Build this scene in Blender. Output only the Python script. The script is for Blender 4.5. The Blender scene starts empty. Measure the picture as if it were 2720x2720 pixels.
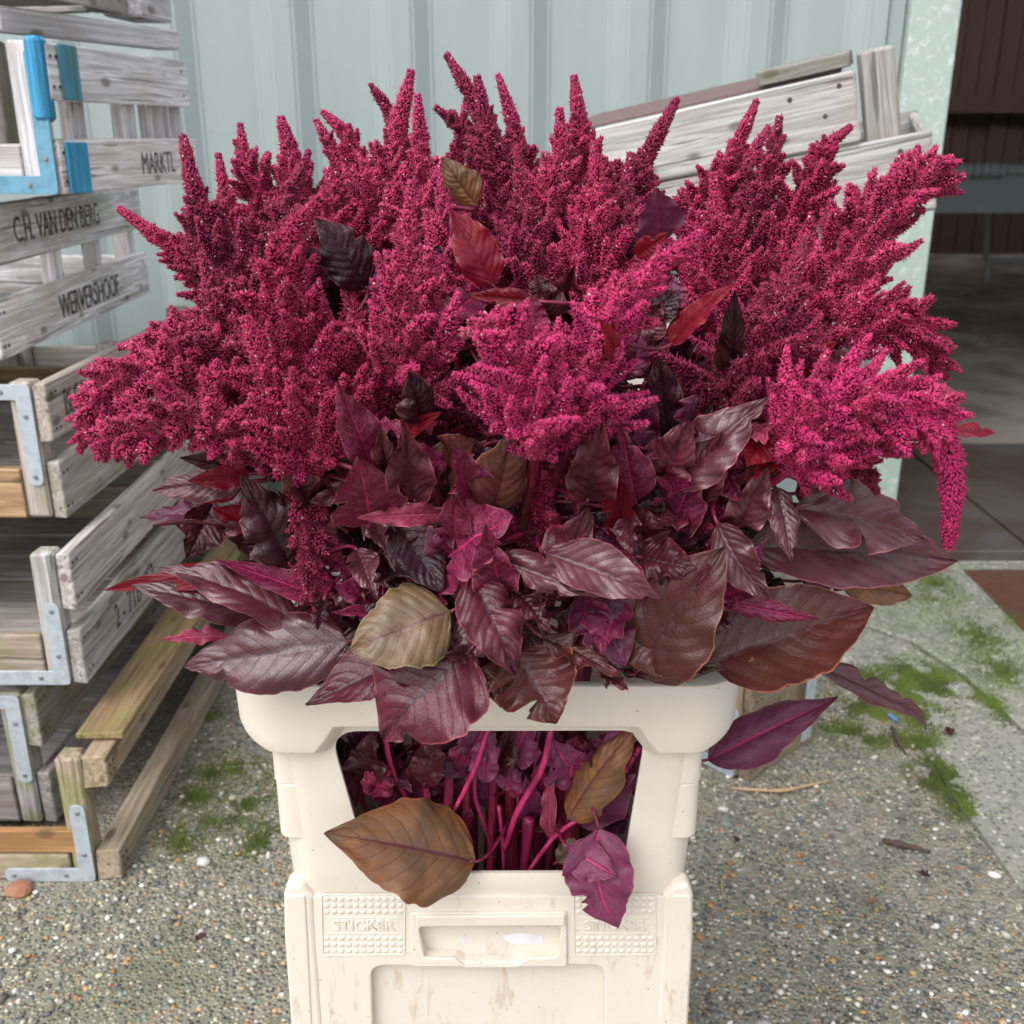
import bpy, bmesh, math, random
import numpy as np
from mathutils import Vector, Matrix, noise as mnoise
from mathutils.geometry import tessellate_polygon

# ---------------------------------------------------------------- camera, sky, sun, exposure
SC = bpy.context.scene
COL = SC.collection
CAM_H = 1.10
PITCH = math.radians(19.84)
cam_d = bpy.data.cameras.new('camera'); cam = bpy.data.objects.new('camera', cam_d); COL.objects.link(cam)
cam.location = (0, 0, CAM_H); cam.rotation_euler = (math.pi/2 - PITCH, 0, 0)
cam_d.sensor_width = 36; cam_d.sensor_height = 36; cam_d.lens = 36*2780/2720
cam_d.clip_start = 0.05; cam_d.clip_end = 300
cam_d.dof.use_dof = True; cam_d.dof.focus_distance = 0.86; cam_d.dof.aperture_fstop = 10
SC.camera = cam

world = bpy.data.worlds.new("World"); SC.world = world; world.use_nodes = True
wn = world.node_tree; wn.nodes.clear()
sky = wn.nodes.new('ShaderNodeTexSky'); sky.sky_type = 'NISHITA'; sky.sun_disc = False
sky.sun_elevation = math.radians(52); sky.sun_rotation = math.radians(215)
sky.air_density = 1.0; sky.dust_density = 3.0; sky.ozone_density = 1.0
hs = wn.nodes.new('ShaderNodeHueSaturation'); hs.inputs['Saturation'].default_value = 0.22
bg = wn.nodes.new('ShaderNodeBackground'); bg.inputs['Strength'].default_value = 0.15
wo = wn.nodes.new('ShaderNodeOutputWorld')
wn.links.new(sky.outputs[0], hs.inputs['Color']); wn.links.new(hs.outputs[0], bg.inputs[0]); wn.links.new(bg.outputs[0], wo.inputs[0])

sun_d = bpy.data.lights.new('sun', 'SUN'); sun_d.energy = 0.85; sun_d.angle = math.radians(60); sun_d.color = (1.0, 0.97, 0.93)
sun = bpy.data.objects.new('sun', sun_d); COL.objects.link(sun)
_az = math.radians(215)  # compass direction the sun stands in, measured from +Y towards +X
_dir = Vector((math.sin(_az)*math.cos(math.radians(52)), math.cos(_az)*math.cos(math.radians(52)), math.sin(math.radians(52))))
sun.rotation_euler = _dir.to_track_quat('Z', 'Y').to_euler()

SC.view_settings.view_transform = 'Standard'; SC.view_settings.look = 'None'
SC.view_settings.gamma = 1; SC.view_settings.use_curve_mapping = False
SC.view_settings.exposure = 0.86
SC.render.engine = 'CYCLES'
SC.cycles.max_bounces = 8; SC.cycles.diffuse_bounces = 4; SC.cycles.glossy_bounces = 3
SC.cycles.transparent_max_bounces = 6; SC.cycles.use_denoising = True

# ---------------------------------------------------------------- survey: sight lines -> real points
CP, SP = math.cos(PITCH), math.sin(PITCH)
def ray(u, v, k=2720.0):
    f = 2780.0*k/2720.0
    a, b = (u - k/2)/f, (k/2 - v)/f
    return Vector((a, CP + b*SP, -SP + b*CP))
def S(u, v, Y):                       # point at distance Y in front of the camera (photo pixels)
    d = ray(u, v); t = Y/d.y
    return Vector((d.x*t, Y, CAM_H + d.z*t))
def D(u, v, Y):
    d = ray(u, v, 1932.0); t = Y/d.y
    return Vector((d.x*t, Y, CAM_H + d.z*t))
def Zp(u, v, z):                      # point at height z
    d = ray(u, v); t = (z - CAM_H)/d.z
    return Vector((d.x*t, d.y*t, z))

R = random.Random(7)

# ---------------------------------------------------------------- helpers: objects
def tag(o, label=None, cat=None, group=None, kind=None):
    if label: o['label'] = label
    if cat: o['category'] = cat
    if group: o['group'] = group
    if kind: o['kind'] = kind
    return o
def empty(name, loc, label, cat, group=None, rot=None):
    o = bpy.data.objects.new(name, None); COL.objects.link(o); o.location = loc
    if rot: o.rotation_euler = rot
    o.empty_display_size = 0.05
    return tag(o, label, cat, group)
def link(name, me, mat=None, parent=None, mw=None, color=None, smooth=False):
    o = bpy.data.objects.new(name, me); COL.objects.link(o)
    if mat is not None and len(me.materials) == 0: me.materials.append(mat)
    if parent is not None: o.parent = parent
    if mw is not None: o.matrix_basis = mw
    if color is not None: o.color = color
    if smooth:
        me.polygons.foreach_set('use_smooth', [True]*len(me.polygons))
    return o
def world_of(o):
    m = o.matrix_basis.copy()
    while o.parent is not None:
        o = o.parent; m = o.matrix_basis @ m
    return m
def link_world(name, me, mat, parent, color=None, smooth=False, mw=None):
    """vertices are given in world space; child keeps them there"""
    inv = world_of(parent).inverted()
    return link(name, me, mat, parent, inv @ (mw if mw is not None else Matrix.Identity(4)), color, smooth)
def mesh_np(name, verts, faces, uv=None, col=None):
    me = bpy.data.meshes.new(name)
    verts = np.asarray(verts, dtype=np.float32)
    faces = list(faces) if not isinstance(faces, np.ndarray) else faces
    if isinstance(faces, np.ndarray):
        n = faces.shape[1]
        me.vertices.add(len(verts)); me.vertices.foreach_set('co', verts.ravel())
        me.loops.add(faces.size); me.loops.foreach_set('vertex_index', faces.ravel().astype(np.int32))
        me.polygons.add(len(faces))
        me.polygons.foreach_set('loop_start', np.arange(0, faces.size, n, dtype=np.int32))
        me.polygons.foreach_set('loop_total', np.full(len(faces), n, dtype=np.int32))
        me.update(calc_edges=True)
    else:
        me.from_pydata(verts.tolist(), [], faces)
    if uv is not None:
        l = me.uv_layers.new(name='UVMap')
        idx = np.empty(len(me.loops), dtype=np.int32); me.loops.foreach_get('vertex_index', idx)
        l.data.foreach_set('uv', np.asarray(uv, dtype=np.float32)[idx].ravel())
    if col is not None:
        a = me.color_attributes.new('Col', 'FLOAT_COLOR', 'POINT')
        a.data.foreach_set('color', np.asarray(col, dtype=np.float32).ravel())
    me.validate(); return me
def from_bm(name, bm):
    me = bpy.data.meshes.new(name); bm.to_mesh(me); bm.free(); return me
_boxes = {}
def box_mesh(dx, dy, dz, bev=0.0015, seed=0, wob=0.0):
    key = (round(dx,4), round(dy,4), round(dz,4), round(bev,4), seed, wob)
    if key in _boxes: return _boxes[key]
    bm = bmesh.new(); bmesh.ops.create_cube(bm, size=1.0)
    rr = random.Random(seed*31+5)
    for v in bm.verts:
        v.co = Vector((v.co.x*dx + rr.uniform(-wob, wob), v.co.y*dy + rr.uniform(-wob, wob)*.5, v.co.z*dz + rr.uniform(-wob, wob)))
    if bev > 0:
        bmesh.ops.bevel(bm, geom=bm.edges[:], offset=bev, segments=1, affect='EDGES', profile=0.5)
    me = from_bm('board', bm); _boxes[key] = me
    return me
def box(name, x0, x1, y0, y1, z0, z1, mat, parent, color=None, bev=0.0015, wob=0.0, seed=0):
    """axis aligned box in the parent's space, longest side on its own X so that grain follows it"""
    d = [abs(x1-x0), abs(y1-y0), abs(z1-z0)]; c = Vector(((x0+x1)/2, (y0+y1)/2, (z0+z1)/2))
    ax = d.index(max(d))
    if ax == 0: rot = Matrix.Identity(4); dims = (d[0], d[1], d[2])
    elif ax == 1: rot = Matrix.Rotation(math.pi/2, 4, 'Z'); dims = (d[1], d[0], d[2])
    else: rot = Matrix.Rotation(-math.pi/2, 4, 'Y'); dims = (d[2], d[1], d[0])
    me = box_mesh(*dims, bev=min(bev, min(d)*.3), seed=seed, wob=wob)
    o = link(name, me if len(me.materials) == 0 or me.materials[0] == mat else me.copy(), None, parent, Matrix.Translation(c) @ rot, color)
    if len(o.data.materials) == 0: o.data.materials.append(mat)
    return o
def spline(pts, n):
    P = [Vector(p) for p in pts]
    if len(P) == 2: return [P[0].lerp(P[1], i/(n-1)) for i in range(n)]
    P = [P[0]*2 - P[1]] + P + [P[-1]*2 - P[-2]]
    segs = len(P) - 3; out = []
    for i in range(n):
        t = i/(n-1)*segs; k = min(int(t), segs-1); t -= k
        a, b, c, d = P[k], P[k+1], P[k+2], P[k+3]
        out.append(0.5*((2*b) + (c-a)*t + (2*a-5*b+4*c-d)*t*t + (3*b-a-3*c+d)*t*t*t))
    return out
def tube(pts, rad, sides=8, cap=True, rib=0.0):
    """rad: function of 0..1"""
    n = len(pts); V = []; F = []; UV = []
    up = Vector((0.13, 0.2, 1)).normalized(); prev = None
    for i, p in enumerate(pts):
        t = (pts[min(i+1, n-1)] - pts[max(i-1, 0)]).normalized()
        a = prev - t*prev.dot(t) if prev is not None else (up - t*up.dot(t))
        if a.length < 1e-5: a = Vector((1, 0, 0)) - t*t.x
        a.normalize(); prev = a; b = t.cross(a); r = rad(i/(n-1))
        for k in range(sides):
            an = 2*math.pi*k/sides
            V.append(p + (a*math.cos(an) + b*math.sin(an))*r*(1 + rib*math.cos(an*5))); UV.append((i/(n-1), k/sides))
    for i in range(n-1):
        for k in range(sides):
            F.append((i*sides+k, i*sides+(k+1) % sides, (i+1)*sides+(k+1) % sides, (i+1)*sides+k))
    if cap:
        F.append(tuple(range(sides-1, -1, -1))); F.append(tuple((n-1)*sides+k for k in range(sides)))
    me = bpy.data.meshes.new('tube'); me.from_pydata([v[:] for v in V], [], F)
    me.polygons.foreach_set('use_smooth', [True]*len(me.polygons))
    return me
def prism(poly, z0, z1, bev=0.0):
    """poly: list of (x, y) -> solid between z0 and z1"""
    bm = bmesh.new(); vs = [bm.verts.new((x, y, z0)) for x, y in poly]
    f = bm.faces.new(vs); 
    r = bmesh.ops.extrude_face_region(bm, geom=[f])
    for g in r['geom']:
        if isinstance(g, bmesh.types.BMVert): g.co.z = z1
    bmesh.ops.recalc_face_normals(bm, faces=bm.faces[:])
    if bev: bmesh.ops.bevel(bm, geom=[e for e in bm.edges], offset=bev, segments=1, affect='EDGES')
    return from_bm('prism', bm)
def rounded(poly, r, seg=6):
    """round the corners of a 2-D polygon; r a number or one per corner"""
    out = []; n = len(poly)
    for i in range(n):
        p = Vector(poly[i]); a = Vector(poly[i-1]); b = Vector(poly[(i+1) % n]); rr = r[i] if isinstance(r, (list, tuple)) else r
        if rr <= 0: out.append((p.x, p.y)); continue
        ua = (a-p).normalized(); ub = (b-p).normalized(); ang = ua.angle(ub)
        d = min(rr/math.tan(ang/2), (a-p).length*.48, (b-p).length*.48)
        p0 = p + ua*d; p1 = p + ub*d
        for k in range(seg+1):
            t = k/seg; out.append(tuple(((1-t)**2)*p0 + 2*t*(1-t)*p + t*t*p1))
    return out
def plate(outer, holes, depth, bevel, name='plate'):
    """flat plate in the XZ plane (poly given as x, z), front face towards -Y at y=0, thickness depth behind, with rounded edges"""
    cu = bpy.data.curves.new(name, 'CURVE'); cu.dimensions = '2D'; cu.fill_mode = 'BOTH'
    cu.extrude = max(depth/2 - bevel, 0.0001); cu.bevel_depth = bevel; cu.bevel_resolution = 2; cu.offset = -bevel
    for poly in [outer] + holes:
        sp = cu.splines.new('POLY'); sp.points.add(len(poly)-1); sp.use_cyclic_u = True
        for i, (x, z) in enumerate(poly): sp.points[i].co = (x, z, 0, 1)
    o = bpy.data.objects.new('tmp', cu); COL.objects.link(o)
    dg = bpy.context.evaluated_depsgraph_get(); me = bpy.data.meshes.new_from_object(o.evaluated_get(dg))
    bpy.data.objects.remove(o); bpy.data.curves.remove(cu)
    me.transform(Matrix.Translation((0, depth/2, 0)) @ Matrix.Rotation(math.pi/2, 4, 'X'))
    return me
def text_mesh(txt, size, ext=0.0004, sx=1.0, space=1.0, bevel=0.0):
    cu = bpy.data.curves.new('lettering', 'FONT'); cu.body = txt; cu.size = size; cu.extrude = ext; cu.space_character = space
    cu.align_x = 'CENTER'; cu.align_y = 'CENTER'; cu.resolution_u = 3
    if bevel: cu.bevel_depth = bevel; cu.bevel_resolution = 1
    o = bpy.data.objects.new('tmp', cu); COL.objects.link(o)
    dg = bpy.context.evaluated_depsgraph_get(); me = bpy.data.meshes.new_from_object(o.evaluated_get(dg))
    bpy.data.objects.remove(o); bpy.data.curves.remove(cu)
    me.transform(Matrix.Diagonal((sx, 1, 1, 1)))
    return me

# ---------------------------------------------------------------- helpers: materials
class NT:
    def __init__(s, name):
        s.m = bpy.data.materials.new(name); s.m.use_nodes = True; s.t = s.m.node_tree
        s.b = s.t.nodes['Principled BSDF']; s.out = s.t.nodes['Material Output']
    def n(s, typ, **kw):
        nd = s.t.nodes.new(typ)
        for k, v in kw.items():
            if k in nd.inputs: s.set(nd.inputs[k], v)
            else: setattr(nd, k, v)
        return nd
    def set(s, sock, v):
        if isinstance(v, bpy.types.NodeSocket): s.t.links.new(v, sock)
        elif v is not None:
            if hasattr(sock, 'default_value'):
                dv = sock.default_value
                if isinstance(v, (tuple, list)) and hasattr(dv, '__len__') and len(dv) == 4 and len(v) == 3: v = (*v, 1)
                sock.default_value = v
    def math(s, op, a, b=None, c=None, clamp=False):
        nd = s.t.nodes.new('ShaderNodeMath'); nd.operation = op; nd.use_clamp = clamp
        for i, v in enumerate((a, b, c)):
            if v is not None: s.set(nd.inputs[i], v)
        return nd.outputs[0]
    def mix(s, fac, a, b, blend='MIX'):
        nd = s.t.nodes.new('ShaderNodeMix'); nd.data_type = 'RGBA'; nd.blend_type = blend
        s.set(nd.inputs[0], fac); s.set(nd.inputs[6], a); s.set(nd.inputs[7], b); return nd.outputs[2]
    def ramp(s, fac, stops, interp='LINEAR'):
        nd = s.t.nodes.new('ShaderNodeValToRGB'); s.set(nd.inputs[0], fac); cr = nd.color_ramp; cr.interpolation = interp
        while len(cr.elements) < len(stops): cr.elements.new(0.5)
        for e, (p, c) in zip(cr.elements, stops):
            e.position = p; e.color = (*c, 1) if isinstance(c, (tuple, list)) else (c, c, c, 1)
        return nd.outputs[0]
    def step(s, v, a, b):
        nd = s.t.nodes.new('ShaderNodeMapRange'); nd.interpolation_type = 'SMOOTHSTEP'
        s.set(nd.inputs[0], v); nd.inputs[1].default_value = a; nd.inputs[2].default_value = b; return nd.outputs[0]
    def coord(s, scale=(1,1,1), kind='Object', loc=None):
        tc = s.t.nodes.new('ShaderNodeTexCoord'); mp = s.t.nodes.new('ShaderNodeMapping'); s.t.links.new(tc.outputs[kind], mp.inputs[0])
        mp.inputs['Scale'].default_value = scale
        if loc is not None: s.set(mp.inputs['Location'], loc)
        return mp.outputs[0]
    def noise(s, vec, scale, detail=4, rough=0.55, dist=0.0, out=0):
        nd = s.t.nodes.new('ShaderNodeTexNoise'); s.set(nd.inputs['Vector'], vec); s.set(nd.inputs['Scale'], scale)
        nd.inputs['Detail'].default_value = detail; nd.inputs['Roughness'].default_value = rough; nd.inputs['Distortion'].default_value = dist
        return nd.outputs[out]
    def vor(s, vec, scale, feature='F1', out='Distance', rnd=1.0):
        nd = s.t.nodes.new('ShaderNodeTexVoronoi'); nd.feature = feature; s.set(nd.inputs['Vector'], vec); s.set(nd.inputs['Scale'], scale)
        nd.inputs['Randomness'].default_value = rnd; return nd.outputs[out]
    def bump(s, h, strength=0.3, dist=0.002, prev=None):
        nd = s.t.nodes.new('ShaderNodeBump'); s.set(nd.inputs['Height'], h); nd.inputs['Strength'].default_value = strength
        nd.inputs['Distance'].default_value = dist
        if prev is not None: s.t.links.new(prev, nd.inputs['Normal'])
        return nd.outputs[0]
    def fin(s, col=None, rough=None, normal=None, metal=None, spec=None):
        if col is not None: s.set(s.b.inputs['Base Color'], col)
        if rough is not None: s.set(s.b.inputs['Roughness'], rough)
        if normal is not None: s.set(s.b.inputs['Normal'], normal)
        if metal is not None: s.set(s.b.inputs['Metallic'], metal)
        if spec is not None: s.set(s.b.inputs['Specular IOR Level'], spec)
        return s.m
    def translucent(s, col, fac):
        tr = s.n('ShaderNodeBsdfTranslucent'); s.set(tr.inputs[0], col)
        mx = s.n('ShaderNodeMixShader'); s.set(mx.inputs[0], fac)
        s.t.links.new(s.b.outputs[0], mx.inputs[1]); s.t.links.new(tr.outputs[0], mx.inputs[2]); s.t.links.new(mx.outputs[0], s.out.inputs[0])

def mat_wood():
    m = NT('weathered_wood'); oi = m.n('ShaderNodeObjectInfo')
    off = m.math('MULTIPLY', oi.outputs['Random'], 40.0)
    cx = m.n('ShaderNodeCombineXYZ'); m.set(cx.inputs[0], off); m.set(cx.inputs[1], off); m.set(cx.inputs[2], off)
    g = m.coord((4, 95, 95), loc=cx.outputs[0]); p = m.coord((8, 8, 8), loc=cx.outputs[0])
    grain = m.noise(g, 1.0, 6, .65, 1.2); fine = m.noise(g, 4.0, 3, .6); blot = m.noise(p, 1.2, 4, .6)
    base = m.mix(1.0, oi.outputs['Color'], (1.12, 1.12, 1.16), 'MULTIPLY')
    c = m.mix(m.step(grain, .35, .7), m.mix(1.0, base, (.52, .50, .485), 'MULTIPLY'), base)
    c = m.mix(m.math('MULTIPLY', m.step(blot, .5, .75), .45), c, m.mix(1.0, base, (.62, .50, .40), 'MULTIPLY'))
    crack = m.step(m.noise(m.coord((2.5, 75, 75), loc=cx.outputs[0]), 1.0, 3, .6, .5), .60, .66)
    c = m.mix(m.math('MULTIPLY', crack, .55), c, (.05, .045, .04))
    knots = m.step(m.vor(m.coord((11, 22, 22), loc=cx.outputs[0]), 1.0), .22, .10)
    c = m.mix(m.math('MULTIPLY', knots, .6), c, (.07, .045, .03))
    moss = m.math('MULTIPLY', m.step(m.noise(p, 1.6, 5, .7), .42, .62), oi.outputs['Alpha'])
    c = m.mix(moss, c, m.ramp(fine, [(0.3, (.10, .13, .03)), (0.7, (.25, .30, .07))]))
    h = m.math('ADD', m.math('MULTIPLY', grain, 1.0), m.math('MULTIPLY', fine, .5))
    h = m.math('SUBTRACT', h, m.math('MULTIPLY', crack, 1.2))
    return m.fin(c, .82, m.bump(h, .75, .0015), spec=.25)
def mat_simple(name, col, rough=.5, metal=0, noise_amt=.12, nscale=40, bump=.1):
    m = NT(name); v = m.coord((1, 1, 1)); n = m.noise(v, nscale, 5, .65)
    c = m.mix(m.math('MULTIPLY', m.step(n, .3, .75), noise_amt*3, clamp=True), col, tuple(x*.55 for x in col))
    return m.fin(c, m.math('ADD', rough, m.math('MULTIPLY', m.math('SUBTRACT', n, .5), .3)), m.bump(n, bump, .001), metal)
def mat_bracket():
    m = NT('galvanised_bracket'); oi = m.n('ShaderNodeObjectInfo'); v = m.coord((1, 1, 1)); n = m.noise(v, 60, 5, .7); n2 = m.noise(v, 18, 4, .6)
    c = m.mix(m.step(n, .4, .7), oi.outputs['Color'], m.mix(1.0, oi.outputs['Color'], (.75, .77, .8), 'MULTIPLY'))
    c = m.mix(m.math('MULTIPLY', m.step(n2, .56, .66), oi.outputs['Alpha']), c, (.22, .13, .09))
    return m.fin(c, m.math('ADD', .42, m.math('MULTIPLY', n, .2)), m.bump(n, .15, .0006), .35)
def mat_print():
    m = NT('worn_black_print'); v = m.coord((1, 1, 1)); n = m.noise(v, 120, 3, .7)
    return m.fin(m.mix(m.step(n, .45, .62), (.05, .05, .055), (.26, .25, .25)), .8, spec=.2)
def mat_plastic(dl=0.0):
    m = NT('cream_plastic' if dl == 0 else 'scuffed_cream_plastic'); v = m.coord((1, 1, 1)); n = m.noise(v, 6, 4, .6); sc = m.noise(m.coord((1, 1, .25)), 55, 5, .75, .6)
    reg = m.noise(v, 9, 3, .5)
    c = m.mix(m.step(n, .3, .7), (.715, .655, .580), (.675, .61, .53))
    dirt = m.math('MULTIPLY', m.step(sc, .59-dl, .73-dl), m.step(reg, .50-dl, .64-dl))
    c = m.mix(m.math('MULTIPLY', dirt, .6), c, (.42, .31, .21))
    spots = m.math('MULTIPLY', m.step(m.vor(v, 75), .11, .05), m.step(m.noise(v, 22, 2), .46-dl, .58-dl))
    c = m.mix(m.math('MULTIPLY', spots, .6), c, (.30, .22, .15))
    m.fin(c, m.math('ADD', .36, m.math('MULTIPLY', sc, .2)), m.bump(sc, .05, .0006), spec=.4)
    m.b.inputs['Subsurface Weight'].default_value = .12; m.b.inputs['Subsurface Radius'].default_value = (.012, .008, .004)
    m.b.inputs['Subsurface Scale'].default_value = .6
    return m.m
def mat_floret():
    m = NT('amaranth_floret'); at = m.n('ShaderNodeVertexColor', layer_name='Col'); oi = m.n('ShaderNodeObjectInfo')
    sp = m.n('ShaderNodeSeparateColor'); m.t.links.new(at.outputs[0], sp.inputs[0]); tip, rnd, kind = sp.outputs[0], sp.outputs[1], sp.outputs[2]
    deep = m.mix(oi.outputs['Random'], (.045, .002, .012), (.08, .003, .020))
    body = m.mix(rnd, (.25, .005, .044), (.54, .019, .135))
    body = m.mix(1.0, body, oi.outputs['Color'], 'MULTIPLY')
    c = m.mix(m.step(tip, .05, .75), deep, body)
    c = m.mix(m.math('MULTIPLY', m.step(tip, .7, 1.0), m.math('ADD', .08, m.math('MULTIPLY', kind, .6))), c, (.74, .24, .38))
    pale = m.math('MULTIPLY', m.step(rnd, .985, .992), m.step(tip, .2, .8))
    c = m.mix(m.math('MULTIPLY', pale, .85), c, (.85, .62, .58))
    c = m.mix(m.math('MULTIPLY', m.math('MULTIPLY', m.step(at.outputs[1], .45, 1.0), m.step(tip, .1, .8)), .16), c, (.66, .07, .20))
    c = m.mix(m.math('MULTIPLY', m.step(tip, .3, .9), m.math('SUBTRACT', 1.0, oi.outputs['Alpha'])), c, (.70, .40, .26))
    m.fin(c, .48, spec=.35); m.translucent(m.mix(1.0, body, (1.3, 1.0, 1.1), 'MULTIPLY'), .18)
    return m.m
def mat_stem():
    m = NT('magenta_stem'); oi = m.n('ShaderNodeObjectInfo'); v = m.coord((30, 30, 4)); n = m.noise(v, 4, 4, .6)
    c = m.mix(m.step(n, .35, .7), (.16, .012, .045), (.36, .03, .10)); c = m.mix(1.0, c, oi.outputs['Color'], 'MULTIPLY')
    c = m.mix(m.math('MULTIPLY', m.step(n, .64, .74), .6), c, (.45, .20, .20)); c = m.mix(m.step(m.noise(m.coord((1, 1, 1)), 9, 3, .6), .6, .75), c, (.10, .045, .03))
    return m.fin(c, .35, m.bump(n, .3, .001), spec=.4)
def mat_leaf(name, colA, colB, vein, edge=(.42, .10, .10), net=.5, rough=.36, bump=.6, vw=1.0, trans=.0, tcol=None, mid=None, blot=.45, spec=.4):
    m = NT(name); uv = m.n('ShaderNodeUVMap'); sx = m.n('ShaderNodeSeparateXYZ'); m.t.links.new(uv.outputs[0], sx.inputs[0])
    s, tt = sx.outputs[0], sx.outputs[1]; oi = m.n('ShaderNodeObjectInfo')
    at = m.math('ABSOLUTE', m.math('SUBTRACT', m.math('MULTIPLY', tt, 2.0), 1.0))
    v = m.coord((1, 1, 1)); n1 = m.noise(v, 22, 4, .6); n2 = m.noise(v, 160, 3, .6)
    # secondary veins sweep towards the tip
    ph = m.math('SUBTRACT', m.math('MULTIPLY', s, 9.0), m.math('MULTIPLY', m.math('POWER', at, 1.25), 2.0))
    side = m.math('MULTIPLY', m.math('GREATER_THAN', tt, .5), .37)
    ph = m.math('ADD', m.math('ADD', ph, side), m.math('MULTIPLY', m.math('SUBTRACT', n1, .5), .5))
    fr = m.math('ABSOLUTE', m.math('SUBTRACT', m.math('FRACT', ph), .5))            # 0 at the vein
    wv = m.math('ADD', .040*vw, m.math('MULTIPLY', m.math('SUBTRACT', 1.0, at), .05*vw))
    veinm = m.math('SUBTRACT', 1.0, m.math('DIVIDE', fr, wv), clamp=True)
    midm = m.step(at, .055*vw, .02*vw)
    nv = m.n('ShaderNodeVectorMath', operation='MULTIPLY_ADD'); m.set(nv.inputs[0], m.noise(v, 60, 3, .6, out=1)); nv.inputs[1].default_value = (.012, .012, .012); m.set(nv.inputs[2], v); netd = m.vor(nv.outputs[0], 260, 'DISTANCE_TO_EDGE'); netm = m.step(netd, .07, .02)
    big = m.vor(v, 85, 'F1'); 
    c = m.mix(m.step(n1, .42-.1, .42+.2), colA, colB)
    c = m.mix(m.math('MULTIPLY', m.step(n2, .5, .8), .25), c, tuple(x*.55 for x in colA))
    c = m.mix(m.math('MULTIPLY', netm, .5*net), c, vein)
    c = m.mix(m.math('MULTIPLY', veinm, .75), c, vein)
    c = m.mix(m.math('MULTIPLY', midm, .9), c, mid or vein)
    c = m.mix(m.math('MULTIPLY', m.step(at, .95, .99), .55), c, edge)
    wear = m.math('MULTIPLY', m.step(m.noise(v, 70, 4, .7), .66, .72), m.step(m.noise(v, 15, 2), .55, .7))
    c = m.mix(m.math('MULTIPLY', wear, blot), c, (.42, .24, .13))
    hsv = m.n('ShaderNodeHueSaturation'); m.set(hsv.inputs['Value'], m.math('ADD', .72, m.math('MULTIPLY', oi.outputs['Random'], .6)))
    m.set(hsv.inputs['Color'], c); c = hsv.outputs[0]
    quilt = m.math('MULTIPLY', m.math('POWER', m.math('MULTIPLY', fr, 2.0), .5), .7)
    h = m.math('ADD', quilt, m.math('MULTIPLY', m.step(netd, 0, .25), .35*net))
    h = m.math('ADD', h, m.math('MULTIPLY', big, .35)); h = m.math('ADD', h, m.math('MULTIPLY', n2, .15))
    if bump < 0: h = m.math('MULTIPLY', h, -1.0)
    m.fin(c, m.math('ADD', rough+.05, m.math('MULTIPLY', m.math('SUBTRACT', n2, .5), .35)), m.bump(h, abs(bump)*.8, .0013), spec=spec)
    if trans: m.translucent(tcol or colB, trans)
    return m.m
WOOD = mat_wood(); BRACKET = mat_bracket(); PRINT = mat_print(); PLASTIC = mat_plastic(); PLASTIC2 = mat_plastic(.07); FLORET = mat_floret(); STEM = mat_stem()
SCREW = mat_simple('dull_screw', (.30, .30, .31), .45, .6, .2, 200)
LM = {
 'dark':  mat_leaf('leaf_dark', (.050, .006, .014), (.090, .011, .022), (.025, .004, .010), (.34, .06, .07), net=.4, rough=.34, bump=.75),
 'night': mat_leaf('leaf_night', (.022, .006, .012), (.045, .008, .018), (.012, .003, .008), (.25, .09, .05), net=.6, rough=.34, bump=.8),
 'mauve': mat_leaf('leaf_mauve', (.062, .010, .019), (.100, .024, .034), (.045, .006, .014), (.42, .11, .13), net=.4, rough=.32, bump=.55, spec=.7),
 'brown': mat_leaf('leaf_brown', (.075, .013, .013), (.058, .018, .012), (.045, .006, .010), (.38, .12, .06), net=.5, rough=.34, bump=.6),
 'olive': mat_leaf('leaf_olive', (.135, .085, .045), (.095, .062, .034), (.07, .022, .02), (.30, .24, .10), net=.4, rough=.40, bump=.5, spec=.5),
 'orange': mat_leaf('leaf_orange', (.27, .105, .034), (.125, .075, .042), (.085, .012, .025), (.36, .10, .05), net=.35, rough=.38, bump=.45, trans=.12, tcol=(.4, .12, .03), spec=.5),
 'red':   mat_leaf('leaf_red', (.22, .008, .020), (.15, .006, .020), (.09, .003, .012), (.50, .10, .07), net=.5, rough=.38, bump=.55, trans=.28, tcol=(.5, .015, .03)),
 'mag':   mat_leaf('leaf_magenta', (.135, .007, .038), (.090, .006, .032), (.50, .055, .16), (.55, .16, .15), net=.75, rough=.48, bump=-.5, vw=.8, trans=.15, tcol=(.4, .012, .07), mid=(.50, .02, .12)),
 'pink':  mat_leaf('leaf_pink', (.25, .030, .065), (.17, .018, .050), (.50, .10, .17), (.62, .25, .20), net=.6, rough=.42, bump=-.45, vw=.8, trans=.1, tcol=(.5, .05, .1)),
 'purple': mat_leaf('leaf_purple', (.155, .036, .085), (.105, .020, .058), (.38, .025, .12), (.34, .07, .10), net=.5, rough=.46, bump=-.45, vw=.85, trans=.10, tcol=(.3, .03, .1), mid=(.56, .012, .16)),
 'deep':  mat_leaf('leaf_deep_purple', (.055, .006, .028), (.085, .008, .038), (.17, .012, .05), (.36, .10, .08), net=.7, rough=.42, bump=-.6, vw=.8),
}

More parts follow.
